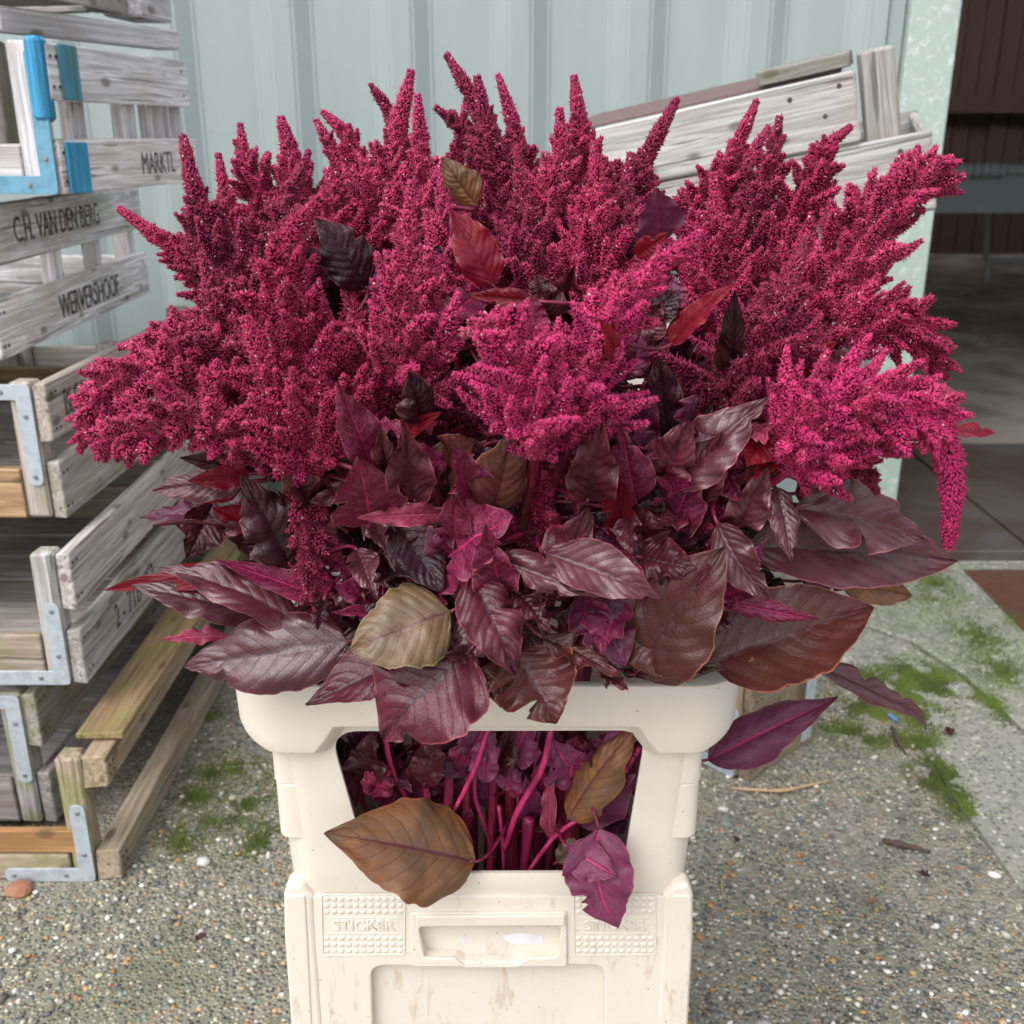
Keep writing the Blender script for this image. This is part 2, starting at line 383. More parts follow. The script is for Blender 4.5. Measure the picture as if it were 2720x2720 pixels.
# ================================================================ THE SETTING
def mat_ground():
    m = NT('exposed_aggregate'); v = m.coord((1, 1, 1)); n = m.noise(v, 3.2, 5, .6); n2 = m.noise(v, 40, 4, .7); n3 = m.noise(v, 1.1, 3, .5)
    cells = m.vor(v, 150, 'F1', 'Color'); dist = m.vor(v, 150, 'F1'); sp = m.n('ShaderNodeSeparateColor'); m.t.links.new(cells, sp.inputs[0])
    stone = m.ramp(sp.outputs[0], [(0, (.11, .115, .10)), (.16, (.20, .205, .17)), (.36, (.30, .275, .215)), (.56, (.35, .32, .235)), (.76, (.45, .40, .30)), (.90, (.40, .25, .13)), (.96, (.68, .66, .61))], 'CONSTANT')
    bedc = m.mix(m.step(n2, .35, .7), (.24, .215, .17), (.14, .14, .105))
    c = m.mix(m.step(dist, .56, .46), m.mix(m.step(n2, .35, .7), (.27, .25, .20), (.16, .16, .12)), stone)
    flat = m.step(m.noise(v, 2.3, 4, .6, .5), .56, .72)
    c = m.mix(m.math('MULTIPLY', flat, .6), c, m.mix(n2, (.32, .28, .235), (.24, .21, .18)))
    green = m.math('MULTIPLY', m.step(n, .50, .68), .55)
    c = m.mix(green, c, m.mix(n2, (.075, .095, .055), (.13, .15, .085)))
    c = m.mix(m.math('MULTIPLY', m.step(m.noise(v, 14, 5, .7), .62, .68), .5), c, (.05, .05, .04))
    h = m.math('MULTIPLY', m.step(dist, .6, .1), m.math('SUBTRACT', 1.0, m.math('MULTIPLY', flat, .6)))
    h = m.math('ADD', h, m.math('MULTIPLY', n2, .6))
    return m.fin(c, m.math('SUBTRACT', .75, m.math('MULTIPLY', sp.outputs[1], .25)), m.bump(h, .9, .004), spec=.45)
def mat_slab():
    m = NT('mossy_concrete'); v = m.coord((1, 1, 1)); n = m.noise(v, 7, 8, .8, .6); n2 = m.noise(v, 90, 4, .7); n3 = m.noise(v, 2.3, 4, .6)
    c = m.mix(m.step(n, .35, .65), (.23, .24, .205), (.33, .325, .28))
    c = m.mix(m.math('MULTIPLY', m.step(n3, .48, .62), .55), c, (.25, .29, .15))
    cell = m.vor(v, 120, 'F1', 'Color'); sq = m.n('ShaderNodeSeparateColor'); m.t.links.new(cell, sq.inputs[0])
    c = m.mix(m.math('MULTIPLY', m.step(m.vor(v, 120), .50, .38), .85), c, m.ramp(sq.outputs[0], [(0, (.10, .11, .10)), (.4, (.25, .25, .21)), (.75, (.38, .36, .30)), (.9, (.6, .58, .52))], 'CONSTANT'))
    c = m.mix(m.math('MULTIPLY', m.step(m.noise(v, 14, 7, .8, 1.0), .50, .60), .6), c, (.14, .155, .11))
    c = m.mix(m.math('MULTIPLY', m.step(m.noise(v, 8, 5, .8), .60, .70), .6), c, (.10, .15, .035))
    return m.fin(c, .62, m.bump(m.math('ADD', n2, n), .5, .003), spec=.4)
def mat_moss():
    m = NT('green_moss'); v = m.coord((1, 1, 1)); n = m.noise(v, 14, 5, .75); n2 = m.noise(v, 300, 2)
    return m.fin(m.mix(m.step(n2, .3, .7), m.mix(m.step(n, .4, .6), (.06, .08, .025), (.17, .24, .045)), (.09, .11, .03)), .9, spec=.2)
MOSS = mat_moss()
def mat_paint():
    m = NT('mint_paint'); v = m.coord((1, 1, 1)); n = m.noise(m.coord((3, 3, .6)), 2.0, 5, .65); n2 = m.noise(v, 26, 5, .75)
    c = m.mix(m.step(n, .3, .75), (.285, .345, .340), (.315, .38, .375))
    c = m.mix(m.math('MULTIPLY', m.step(m.noise(v, 120, 2), .72, .76), .5), c, (.16, .18, .17))
    c = m.mix(m.math('MULTIPLY', m.step(m.noise(m.coord((9, 9, .4)), 1, 4, .7), .5, .8), .25), c, (.46, .52, .50))
    return m.fin(c, .42, m.bump(n2, .08, .002), spec=.45)
def mat_zincy():
    m = NT('chalky_mint_trim'); v = m.coord((1, 1, 1)); n = m.noise(v, 45, 5, .8, .8); z = m.coord((1, 1, .5))
    c = m.mix(m.step(n, .54, .60), (.37, .46, .42), (.53, .60, .60))
    return m.fin(c, .5, m.bump(n, .2, .001), spec=.4)
def mat_darkwood():
    m = NT('barn_boards'); v = m.coord((14, 14, 1)); n = m.noise(v, 1.5, 5, .65)
    return m.fin(m.mix(n, (.045, .026, .021), (.12, .07, .055)), .8, m.bump(n, .4, .003))
def mat_wetfloor(name, a, b, r):
    m = NT(name); v = m.coord((1, 1, 1)); n = m.noise(v, 2.2, 5, .65, .8); n2 = m.noise(v, 30, 4, .7)
    c = m.mix(m.step(n, .35, .65), a, b)
    return m.fin(c, m.math('ADD', r, m.math('MULTIPLY', n, .35)), m.bump(m.math('ADD', n2, n), .25, .004), spec=.5)
PAINT = mat_paint(); TRIM = mat_zincy(); BARN = mat_darkwood(); GROUND = mat_ground(); SLAB = mat_slab()
FLOOR = mat_wetfloor('damp_floor', (.30, .265, .23), (.12, .105, .09), .3)
MATS = mat_wetfloor('wet_plank', (.10, .09, .085), (.062, .040, .030), .15)
RUST = mat_simple('rust_plate', (.13, .06, .042), .45, .1, .2, 12, .3)
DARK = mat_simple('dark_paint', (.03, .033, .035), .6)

WALL_Y = 2.85
# --- ground
bm = bmesh.new()
bmesh.ops.create_grid(bm, x_segments=40, y_segments=40, size=1.0)
for v in bm.verts: v.co = Vector((v.co.x*30, v.co.y*30 + 5, -0.002 + .0))
tag(link('ground', from_bm('ground', bm), GROUND), kind='structure')
g2 = bmesh.new(); bmesh.ops.create_grid(g2, x_segments=120, y_segments=90, size=1.0)   # near yard, gently uneven
for v in g2.verts:
    v.co = Vector((v.co.x*2.2 + .2, v.co.y*1.3 + 1.55, 0.003)); v.co.z += .004*mnoise.noise(v.co*3.1) + .0025*mnoise.noise(v.co*14)
o = tag(link('yard', from_bm('yard', g2), GROUND, smooth=True), kind='structure')
# --- slabs by the door
def slab(pts, zt, name='concrete_slab', mat=SLAB, z0=-.02):
    P = [Zp(u, v, zt) for u, v in pts]
    me = prism([(p.x, p.y) for p in P], z0, zt, .002)
    return tag(link(name, me, mat), kind='structure')
slab([(2190, 1500), (2760, 1500), (3300, 1520), (3300, 2040), (2800, 2010), (2655, 1875), (2560, 1790), (2420, 1700), (2250, 1640), (2130, 1590)], .016)
slab([(2180, 1775), (2135, 1600), (2245, 1650), (2415, 1710), (2550, 1797), (2645, 1882), (2795, 2020), (3300, 2050), (3300, 2900), (3010, 2720), (2800, 2470), (2715, 2362), (2641, 2258), (2545, 2128), (2494, 2032), (2477, 1937), (2395, 1856)], .012)
slab([(2560, 1512), (2900, 1512), (2900, 1850)], .021, 'rusty_plate', RUST, .004)
slab([(2330, 1448), (3300, 1448), (3300, 1492), (2300, 1494)], .022, 'door_kerb', SLAB, -.02)

# --- the shed (container-like metal wall, doorway, dark interior)
XE = S(2450, 700, WALL_Y).x          # free edge of the metal wall at the doorway
shed = empty('metal_shed', (0, WALL_Y, 0), 'mint green corrugated metal shed with a dark open doorway behind the flowers', 'shed')
def trapezoid_sheet(x0, x1, z0, z1, y):
    P = 315*(S(1315, 60, WALL_Y).x - S(1000, 60, WALL_Y).x)/315
    ph = S(1145, 100, WALL_Y).x
    d = .028; prof = [(0, 0), (.510*P, 0), (.655*P, -d), (.85*P, -d), (P, 0)]
    xs = []; k = math.floor((x0-ph)/P) - 1
    while ph + k*P < x1 + P:
        for a, b in prof[:-1]: xs.append((ph + k*P + a, b))
        k += 1
    def at(x):
        for (a, b), (c, e) in zip(xs, xs[1:]):
            if a <= x <= c: return b + (e-b)*(x-a)/(c-a)
    pts = [(x0, at(x0))] + [p for p in xs if x0 < p[0] < x1] + [(x1, at(x1))]
    bm = bmesh.new(); rows = []
    for dy in (0, .0016):
        rows.append([[bm.verts.new((x, y + yy + dy, z)) for z in (z0, z1)] for x, yy in pts])
    for i in range(len(pts)-1):
        bm.faces.new((rows[0][i][0], rows[0][i+1][0], rows[0][i+1][1], rows[0][i][1]))
        bm.faces.new((rows[1][i][0], rows[1][i][1], rows[1][i+1][1], rows[1][i+1][0]))
    ed = [e for e in bm.edges if abs(e.verts[0].co.x-e.verts[1].co.x) < 1e-5 and len(e.link_faces) == 2]
    bmesh.ops.bevel(bm, geom=ed, offset=.006, segments=3, affect='EDGES')
    bmesh.ops.recalc_face_normals(bm, faces=bm.faces[:])
    return from_bm('wall_sheet', bm)
xs0 = S(2306, 60, WALL_Y).x
for a, b, dy in ((-4.2, -2.0, 0), (-2.0, -.62, .002), (-.62, xs0, 0)):
    o = link_world('wall_sheet', trapezoid_sheet(a, b + .02, 0.03, 3.3, WALL_Y + dy), PAINT, shed)
    o.data.polygons.foreach_set('use_smooth', [False]*len(o.data.polygons))
def wbox(name, x0, x1, y0, y1, z0, z1, mat, parent, bev=.002, color=None, kind=None):
    m = box_mesh(abs(x1-x0), abs(y1-y0), abs(z1-z0), bev); m = m if len(m.materials) == 0 or m.materials[0] == mat else m.copy()
    if len(m.materials) and m.materials[0] != mat: m.materials.clear()
    return link_world(name, m, mat, parent, color, mw=Matrix.Translation(((x0+x1)/2, (y0+y1)/2, (z0+z1)/2)))
xa, xb, xc = xs0, S(2350, 60, WALL_Y).x, S(2400, 60, WALL_Y).x
wbox('edge_strip', xa+.004, xb, WALL_Y-.030, WALL_Y+.004, 0.02, 3.3, PAINT, shed, .004)
wbox('edge_strip', xb+.003, xc, WALL_Y-.012, WALL_Y+.004, 0.02, 3.3, PAINT, shed, .004)
wbox('door_post', xc+.002, XE, WALL_Y-.040, WALL_Y+.10, 0.02, 3.3, TRIM, shed, .004)
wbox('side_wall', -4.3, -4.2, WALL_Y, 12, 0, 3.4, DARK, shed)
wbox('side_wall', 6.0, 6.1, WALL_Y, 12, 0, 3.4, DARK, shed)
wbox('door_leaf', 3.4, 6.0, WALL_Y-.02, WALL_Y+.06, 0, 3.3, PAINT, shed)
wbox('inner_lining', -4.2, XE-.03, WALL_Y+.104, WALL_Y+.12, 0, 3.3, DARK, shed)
wbox('roof', -4.3, 6.1, WALL_Y-.15, 8.3, 3.42, 3.5, DARK, shed); wbox('roof', -4.3, 6.1, 9.3, 12.1, 3.42, 3.5, DARK, shed)   # unseen gap added between, lets daylight onto the back boards and floor
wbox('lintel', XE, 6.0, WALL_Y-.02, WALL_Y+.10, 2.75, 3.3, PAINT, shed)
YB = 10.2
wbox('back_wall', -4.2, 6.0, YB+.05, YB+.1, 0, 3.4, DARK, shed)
x = XE + .3; k = 0; bx = [box_mesh(.155, .03, 3.3, .004)]
while x < 5.6:
    o = link_world('wall_board', bx[0] if k else bx[0], BARN, shed, mw=Matrix.Translation((x+.08, YB + .01*((k*7) % 3), 1.66))); x += .165; k += 1
wbox('wall_rail', 1.2, 5.6, YB-.09, YB-.03, 1.28, 1.42, BARN, shed)
wbox('wall_rail', 1.2, 5.6, YB-.09, YB-.03, 2.55, 2.70, BARN, shed)
# inner floor and the wet sill planks
me = prism([(-4.2, 3.64), (6, 3.64), (6, YB+.05), (-4.2, YB+.05)], -.01, .03); tag(link('shed_floor', me, FLOOR), kind='structure')
for i, (x0, x1, zt) in enumerate(((XE-.42, XE+.30, .052), (XE+.306, 2.3, .056), (2.306, 4, .05))):
    y0 = 2.60
    me = prism([(x0, y0), (x1, y0), (x1, 3.62), (x0, 3.62)], .0, zt, .003)
    tag(link('sill_plank', me, MATS), 'wet dark plank lying across the doorway, ' + ('reddish end beside the mint post' if i == 0 else 'broad middle one dotted with water' if i == 1 else 'outermost one at the picture edge'), 'plank', 'wet planks across the doorway')
# cabinet and frame table far inside
cab = empty('mint_bench', (S(2600, 500, 6.8).x, 6.8, 0), 'pale green bench standing deep inside the dark doorway', 'bench')
c0, c1 = S(2440, 440, 6.8), S(2800, 566, 6.8)
wbox('bench_panel', c0.x-.4, c1.x+1.2, 6.8, 6.84, c1.z, c0.z-.05, PAINT, cab)
wbox('bench_top', c0.x-.4, c1.x+1.2, 6.75, 7.3, c0.z-.045, c0.z, PAINT, cab)
for xx in (c0.x-.35, c1.x+1.15): wbox('leg', xx-.03, xx+.03, 6.86, 6.92, .03, c1.z+.04, DARK, cab)
for i in range(8):
    p = S(2508 + i*22, 452, 6.74); bm = bmesh.new(); bmesh.ops.create_uvsphere(bm, u_segments=10, v_segments=7, radius=.036)
    for v in bm.verts: v.co.z *= 1.25
    link_world('bench_knob', from_bm('knob', bm), PAINT, cab, mw=Matrix.Translation(p), smooth=True)
GREYM = mat_simple('grey_frame', (.45, .46, .45), .5)
tb = empty('frame_table', (S(2690, 650, 8.0).x, 8.0, 0), 'thin grey metal frame table in the dark interior, right picture edge', 'table')
a = S(2634, 480, 8.0); b = S(2618, 690, 8.0)
for pts, nm in (([a, b], 'upright'), ([b, b + Vector((1.2, .15, -.03))], 'frame_rail'), ([a, a + Vector((1.2, .1, 0))], 'frame_rail'), ([b + Vector((.03, 0, 0)), Vector((b.x+.05, 8.05, .03))], 'leg'), ([b + Vector((1.1, .15, 0)), Vector((b.x+1.12, 8.2, .03))], 'leg')):
    link_world(nm, tube(spline(pts, 4), lambda t: .022, 6), GREYM, tb)

# --- loose gravel, moss, small things
rr = np.random.RandomState(3)
ico = bmesh.new(); bmesh.ops.create_icosphere(ico, subdivisions=1, radius=1.0)
iv = np.array([v.co[:] for v in ico.verts]); ifc = np.array([[v.index for v in f.verts] for f in ico.faces]); ico.free()
def hull_ok(x, y):
    if -1.2 < x < -.62 and y > 1.33: return False
    if abs(x+.02) < .19 and .78 < y < 1.06: return False
    return True
edge_pts = [Zp(u, v, .012) for u, v in [(2180, 1775), (2395, 1856), (2477, 1937), (2494, 2032), (2545, 2128), (2641, 2258), (2715, 2362), (2800, 2470), (3010, 2720)]]
def on_slab(x, y):
    for a, b in zip(edge_pts, edge_pts[1:]):
        if b.y <= y <= a.y: return x > a.x + (b.x-a.x)*(y-a.y)/(b.y-a.y) - .006
    return y > edge_pts[0].y and x > edge_pts[0].x - .02
V, F, C = [], [], []; k = 0
pal = [(.50, .49, .45), (.62, .60, .55), (.36, .34, .30), (.30, .24, .17), (.40, .27, .13), (.16, .17, .16), (.10, .11, .11), (.20, .22, .19), (.34, .16, .07), (.22, .25, .22), (.48, .42, .30), (.14, .12, .10)]
wts = np.array([9, 8, 10, 12, 6, 18, 16, 14, 3, 10, 8, 12.]); wts /= wts.sum()
N = 24000
while k < N:
    y = .88 + 1.7*rr.rand()**1.7; x = -1.2 + 2.7*rr.rand()
    if not hull_ok(x, y) or on_slab(x, y): continue
    dens = mnoise.noise(Vector((x*2.3, y*2.3, 4.0)))*.5 + .5 + .25*mnoise.noise(Vector((x*9, y*9, 1)))
    if rr.rand() > min(1, dens*1.5 + .1): continue
    r = .0015 + .0040*rr.rand()**2.0
    if rr.rand() < .012: r *= 1.9
    s = np.array([r*(.8+.6*rr.rand()), r*(.7+.4*rr.rand()), r*(.45+.25*rr.rand())]); a = rr.rand()*6.28
    q = iv*(1+.16*rr.randn(12, 1)); q = q*s; ca, sa = math.cos(a), math.sin(a)
    q = np.stack([q[:, 0]*ca - q[:, 1]*sa + x, q[:, 0]*sa + q[:, 1]*ca + y, q[:, 2] + .003 + .35*s[2]], 1)
    V.append(q); F.append(ifc + 12*k); c = np.array(pal[rr.choice(len(pal), p=wts)])*(.75+.5*rr.rand()); C.append(np.tile(np.append(c, 1), (12, 1))); k += 1
me = mesh_np('gravel', np.concatenate(V), np.concatenate(F), col=np.concatenate(C))
m = NT('pebbles'); at = m.n('ShaderNodeVertexColor', layer_name='Col'); m.fin(at.outputs[0], .5, spec=.5)
tag(link('gravel', me, m.m, smooth=True), kind='stuff')

def moss_patch(patches, name, mat, n_per):
    V, F = [], []; k = 0
    for (u, v, ru, rv, dens) in patches:
        c = Zp(u, v, .012); e = Zp(u+ru, v, .012); f = Zp(u, v+rv, .012); rx = abs(e.x-c.x); ry = abs(f.y-c.y)
        for _ in range(int(n_per*dens)):
            a = rr.rand()*6.283; r = math.sqrt(rr.rand()); r = min(1, abs(rr.randn())*.5); x = c.x + rx*1.9*r*math.cos(a); y = c.y + ry*1.9*r*math.sin(a)
            if mnoise.noise(Vector((x*22, y*22, 2))) + .35*mnoise.noise(Vector((x*70, y*70, 3))) + .45*mnoise.noise(Vector((x*140, y*140, 7))) + .35*(1-r) < .02: continue
            z0 = .013 if on_slab(x, y) or y > edge_pts[0].y else .004; h = .002 + .010*rr.rand()*(1.2-r); w = .0012
            an = rr.rand()*6.28; lx, ly = rr.randn()*.002, rr.randn()*.002
            V += [(x+w*math.cos(an), y+w*math.sin(an), z0), (x+w*math.cos(an+2.1), y+w*math.sin(an+2.1), z0), (x+w*math.cos(an+4.2), y+w*math.sin(an+4.2), z0), (x+lx, y+ly, z0+h)]
            F += [(k, k+1, k+3), (k+1, k+2, k+3), (k+2, k, k+3)]; k += 4
    me = mesh_np(name, V, np.array(F)); tag(link(name, me, mat), kind='stuff')
moss_patch([(2450, 1810, 75, 40, 2.2), (2600, 1700, 90, 70, 2.0), (2660, 1790, 110, 90, 2.4), (2480, 1555, 80, 50, 1.5), (2420, 1500, 130, 35, 1.3), (2560, 1480, 120, 18, .8), (2480, 2055, 40, 30, 1.0), (2310, 1880, 60, 35, 1), (2430, 1960, 45, 20, .7), (2250, 1940, 60, 30, .5), (2700, 1650, 60, 60, .8), (2480, 1600, 200, 60, .9), (2400, 1850, 60, 22, .5), (2440, 1900, 50, 30, .6), (2500, 2050, 20, 50, .7), (2560, 2140, 30, 40, .5), (2640, 1870, 40, 40, .5), (2330, 1800, 120, 30, .6), (2300, 1960, 60, 20, .4)], 'moss', MOSS, 3000)
moss_patch([(640, 2130, 70, 35, 1), (520, 2110, 40, 25, .8), (560, 2050, 120, 60, .6), (480, 2230, 60, 40, .5), (40, 2040, 60, 60, 1), (545, 1900, 60, 40, .5), (60, 2140, 60, 40, .6), (800, 2090, 60, 20, .3), (620, 2040, 130, 50, .7), (560, 2180, 160, 50, .6), (680, 2230, 60, 50, .5), (40, 2120, 70, 70, .8)], 'ground_moss', MOSS, 1500)

def twig(pts, r, name, label, cat, mat):
    o = link(name, tube(spline(pts, 9), lambda t: r*(.45+.55*math.sin(3.1*min(1, t+.12)))*(1+.25*math.sin(t*19)), 6), mat); return tag(o, label, cat)
STRAW = mat_simple('straw', (.50, .34, .20), .7); BARK = mat_simple('bark', (.09, .055, .045), .8)
twig([Zp(1942, 2094, .006), Zp(2040, 2100, .008), Zp(2095, 2098, .01), Zp(2150, 2085, .008), Zp(2215, 2072, .007)], .0034, 'straw_stalk', 'pale straw coloured stalk lying on the gravel right of the cream bucket', 'stalk', STRAW)
twig([Zp(2370, 1930, .008), Zp(2385, 1965, .012), Zp(2405, 2000, .008)], .005, 'twig', 'short dark brown twig lying near the slab joint', 'twig', BARK)
twig([Zp(2345, 2232, .006), Zp(2400, 2245, .01), Zp(2470, 2262, .006)], .006, 'bark_scrap', 'thin dark bark scrap on the gravel at right', 'scrap', BARK)
twig([Zp(1925, 2388, .004), Zp(1917, 2350, .006), Zp(1921, 2330, .004)], .0012, 'grass_blade', 'tiny dry grass blade on the gravel close beside the bucket', 'grass blade', STRAW)
p = Zp(52, 2362, .008); bm = bmesh.new(); bmesh.ops.create_icosphere(bm, subdivisions=2, radius=1)
for v in bm.verts: v.co = Vector((v.co.x*.022, v.co.y*.018, v.co.z*.010))*(1+.2*mnoise.noise(v.co*1.4))
ms = link('brick_chip', from_bm('chip', bm), mat_simple('brick', (.36, .17, .10), .85, 0, .2, 50, .4), mw=Matrix.Translation(p)); tag(ms, 'orange brick chip on the ground under the lowest left bracket', 'stone')
p = Zp(2372, 1905, .012); ms = link('blue_scrap', box_mesh(.012, .022, .001, .0003), mat_simple('blue_plastic', (.10, .22, .42), .5), mw=Matrix.Translation(p) @ Matrix.Rotation(.5, 4, 'Z') @ Matrix.Rotation(.2, 4, 'X')); tag(ms, 'small blue plastic scrap on the ground near the moss', 'scrap')
# ================================================================ WOODEN BULB CRATES
GREY = (.55, .53, .525); PALE = (.76, .75, .77); BROWN = (.40, .26, .15); ORNG = (.50, .27, .09); BLUE = (.07, .36, .62); DUSK = (.40, .37, .355)
GALV = (.50, .56, .61)
def bracket(parent, ax, az, dx, dz, y, L1=.085, L2=.115, w=.024, color=GALV, rust=0.0, name='corner_bracket', rot=None):
    """flat L plate on the face y (facing -Y); corner at (ax, az), arms running to dx (+-1) and dz (+-1)"""
    o_, i_ = 0, w
    poly = [(ax, az), (ax+dx*L1, az), (ax+dx*L1, az+dz*i_), (ax+dx*i_, az+dz*i_), (ax+dx*i_, az+dz*L2), (ax, az+dz*L2)]
    if dx*dz < 0: poly = poly[::-1]
    me = plate(rounded(poly, [.008, .011, .011, .002, .011, .011] if dx*dz > 0 else [.011, .011, .002, .011, .011, .008], 4), [], .003, .0006)
    me.transform(Matrix.Translation((0, y-.003, 0)))
    m = Matrix.Identity(4) if rot is None else rot
    b = link(name, me, BRACKET, parent, m, (*color, rust))
    for (sx, sz) in ((ax+dx*(L1-.014), az+dz*w/2), (ax+dx*.045, az+dz*w/2), (ax+dx*w/2, az+dz*(L2-.014)), (ax+dx*w/2, az+dz*.05)):
        link('screw', _screw, SCREW, b, Matrix.Translation((sx, y-.0042, sz)))
    return b
bm = bmesh.new(); bmesh.ops.create_cone(bm, cap_ends=True, segments=10, radius1=.0042, radius2=.0030, depth=.0016)
_screw = from_bm('screw', bm); _screw.transform(Matrix.Rotation(math.pi/2, 4, 'X'))
bm = bmesh.new(); bmesh.ops.create_cone(bm, cap_ends=True, segments=8, radius1=.0030, radius2=.0024, depth=.001)
_nail = from_bm('nail', bm)
NAIL = mat_simple('rusty_nail', (.07, .05, .045), .6)
_ci = [0]
def crate(P, yaw, W, L, H, label, bh=.088, color=GREY, moss=.2, text=None, textc=None, brk='bottom', bcol=GALV, rust=0.0, end_boards=('bottom',), post=.036, tilt=0.0, slats=True, roll=0.0, top_color=None, side='right', t=.022, endc=None, mids=(), group='weathered bulb crates stacked beside and behind the flowers'):
    _ci[0] += 1; rr_ = random.Random(_ci[0]*13)
    c = empty('wooden_crate', P, label, 'crate', group)
    c.rotation_euler = (tilt, roll, -yaw)
    jc = lambda base=color, mo=moss: (lambda q, w_: (base[0]*q*(1+w_), base[1]*q, base[2]*q*(1-w_), min(1, mo*rr_.uniform(.0, 1.0))))(rr_.uniform(.78, 1.15), rr_.uniform(-.02, .05))
    wob = .0022
    # long side boards, two on each side
    sideb = []
    for sx in (0, -W):
        for lv, (z0, z1) in enumerate(((0.004, bh), (H-bh, H-.003))):
            x0, x1 = (sx-.0, sx-t) if sx == 0 else (sx, sx+t)
            o = box('side_board', x0, x1, .002 + rr_.uniform(0, .006), L - rr_.uniform(0, .006), z0, z1, WOOD, c, jc(top_color if (lv and top_color) else color), .002, wob, rr_.randrange(6))
            if sx == 0:
                sideb.append(o)
                for yy in (.016, .030, L-.03):
                    for zz in (z0+.018, z1-.018):
                        link('nail', _nail, NAIL, c, Matrix.Translation((.0006, yy, zz)) @ Matrix.Rotation(math.pi/2, 4, 'Y'))
    # posts
    for (px, py) in ((-t-.001, .001), (-t-.001, L-post-.001), (-W+t+post+.001, .001), (-W+t+post+.001, L-post-.001)):
        box('corner_post', px-post, px, py, py+post, .006, H-.001, WOOD, c, jc(), .004, wob, rr_.randrange(6))
    # end boards
    for y0 in (0.0, L-t):
        for which in end_boards:
            z0, z1 = (0.006, bh*.92) if which == 'bottom' else (H-bh*.92, H-.006)
            box('end_board', -W+t+post+.003, -t-post-.003, y0, y0+t-.002, z0, z1, WOOD, c, jc(endc or color), .002, wob, rr_.randrange(6))
    for yy in mids: box('corner_post', -t-.001-.022, -t-.001, yy, yy+.045, .006, H-.002, WOOD, c, jc(), .003, wob, rr_.randrange(6))
    if slats:
        n = 6; w = (L-.06)/n
        for i in range(n):
            box('bottom_slat', -W+t+.002, -t-.002, .03+i*w, .03+i*w+w*.93, .014, .022, WOOD, c, jc(DUSK), .001, .001, i)
    if brk:
        if brk == 'bottom': bracket(c, -t-.002, .004, -1, 1, -.0, L1=.14, L2=min(.14, H*.7), color=bcol, rust=rust)
        else: bracket(c, -t-.002, H-.004, -1, -1, -.0, L1=.12, L2=min(.16, H*.75), color=bcol, rust=rust)
    for (txt, lvl, yy, size, sxx) in (text or []):
        z = (bh/2 if lvl == 0 else H-bh/2); me = text_mesh(txt, size, .0002, sxx)
        M = Matrix.Translation((.0012, yy, z)) @ Matrix.Rotation(math.pi/2, 4, 'Z') @ Matrix.Rotation(math.pi/2, 4, 'X')
        link('lettering', me, PRINT, c, M)
    return c

# left stack, bottom to top
c0 = crate(Zp(326, 2344, 0), math.radians(0), .95, .95, .225, 'lowest left crate on the ground, orange brown rails and moss, open front', bh=.055, color=(.40, .34, .26), moss=.8, top_color=(.42, .32, .22), brk='bottom', end_boards=('bottom',), slats=False, t=.038)
o = box('rail_cap', -.06, .012, .05, .95, .226, .238, WOOD, c0, (.36, .245, .14, .4), .002, .001)
o = box('end_rail', -.60, -.05, -.001, .011, .056, .098, WOOD, c0, (.42, .22, .10, .3), .002, .001)
c1 = crate(Zp(150, 2195, .02), math.radians(2), .52, .75, .25, 'second left crate from the ground, lettered GEBRS on its upper board', bh=.098, color=DUSK, moss=.55, text=[('GEBRS. P. BERNARDUS', 1, .34, .058, .62)], brk='top')
c2 = crate(Zp(232, 1823, .285), math.radians(0), .52, .75, .225, 'third left crate from the ground, lettered 2-71B K2 with a mossy corner', bh=.096, endc=(.50, .42, .34), color=GREY, moss=.45, text=[('2 - 71B  K2', 0, .24, .062, .7)], brk='bottom', end_boards=('bottom', ))
c3 = crate(Zp(176, 1387, .525), math.radians(1.5), .52, .75, .225, 'fourth left crate from the ground, splintered pale top edge and bracket', mids=(.3,), bh=.095, endc=(.46, .31, .18), color=(.46, .42, .39), moss=.2, text=[('BLOM', 1, .10, .06, .6)], brk='top')
c4 = crate(Zp(8, 965, .765), math.radians(-1), .52, .75, .235, 'grey left crate lettered C.H. VAN DEN BERG over WERVERSHOOF', mids=(.02, .30, .50), bh=.092, color=(.92, .90, .91), moss=.3, text=[('C.H. VAN DEN BERG', 1, .30, .058, .72), ('WERVERSHOOF', 0, .40, .060, .72)], brk=None)
c5 = crate(Zp(168, 524, 1.012), math.radians(10), .60, .45, .215, 'left crate with bright blue painted post and corner bracket', mids=(.085, .24, .33), bh=.080, color=PALE, moss=.12, text=[('MARKTL', 0, .30, .05, .62)], brk=None, slats=True)
bracket(c5, -.004, .004, -1, 1, -.001, L1=.14, L2=.200, w=.026, color=(.16, .36, .50), rust=.95)
box('painted_post', -.027, -.001, -.009, .020, .105, .220, WOOD, c5, (*BLUE, 0), .006, .001)
box('painted_end', .0015, .006, .032, .080, .136, .212, WOOD, c5, (.09, .30, .42, .3), .002, .001)
box('painted_end', .0015, .006, .018, .075, .004, .077, WOOD, c5, (*BLUE, 0), .002, .001)
box('inner_post', -.16, -.115, .05, .09, .01, .22, WOOD, c5, (*DUSK, .5), .004, .001)
bracket(c5, -.115, .06, -1, 1, -.012, L1=.06, L2=.15)
pl = box('loose_batten', 0, .40, 0, .045, 0, .034, WOOD, None, (*PALE, .1), .003, .002)
pl.matrix_basis = Matrix.Translation(S(232, 82, 1.86)) @ Matrix.Rotation(math.radians(68), 4, 'Z'); tag(pl, 'pale batten lying between the blue crate and the topmost left crate', 'batten')
c6 = crate(Zp(62, -14, 1.285), math.radians(9), .55, .30, .20, 'topmost left crate with faded black lettering on its lower board', color=(.50, .48, .48), moss=.1, text=[('MARSSO  K V', 0, .13, .085, .5)], brk=None)
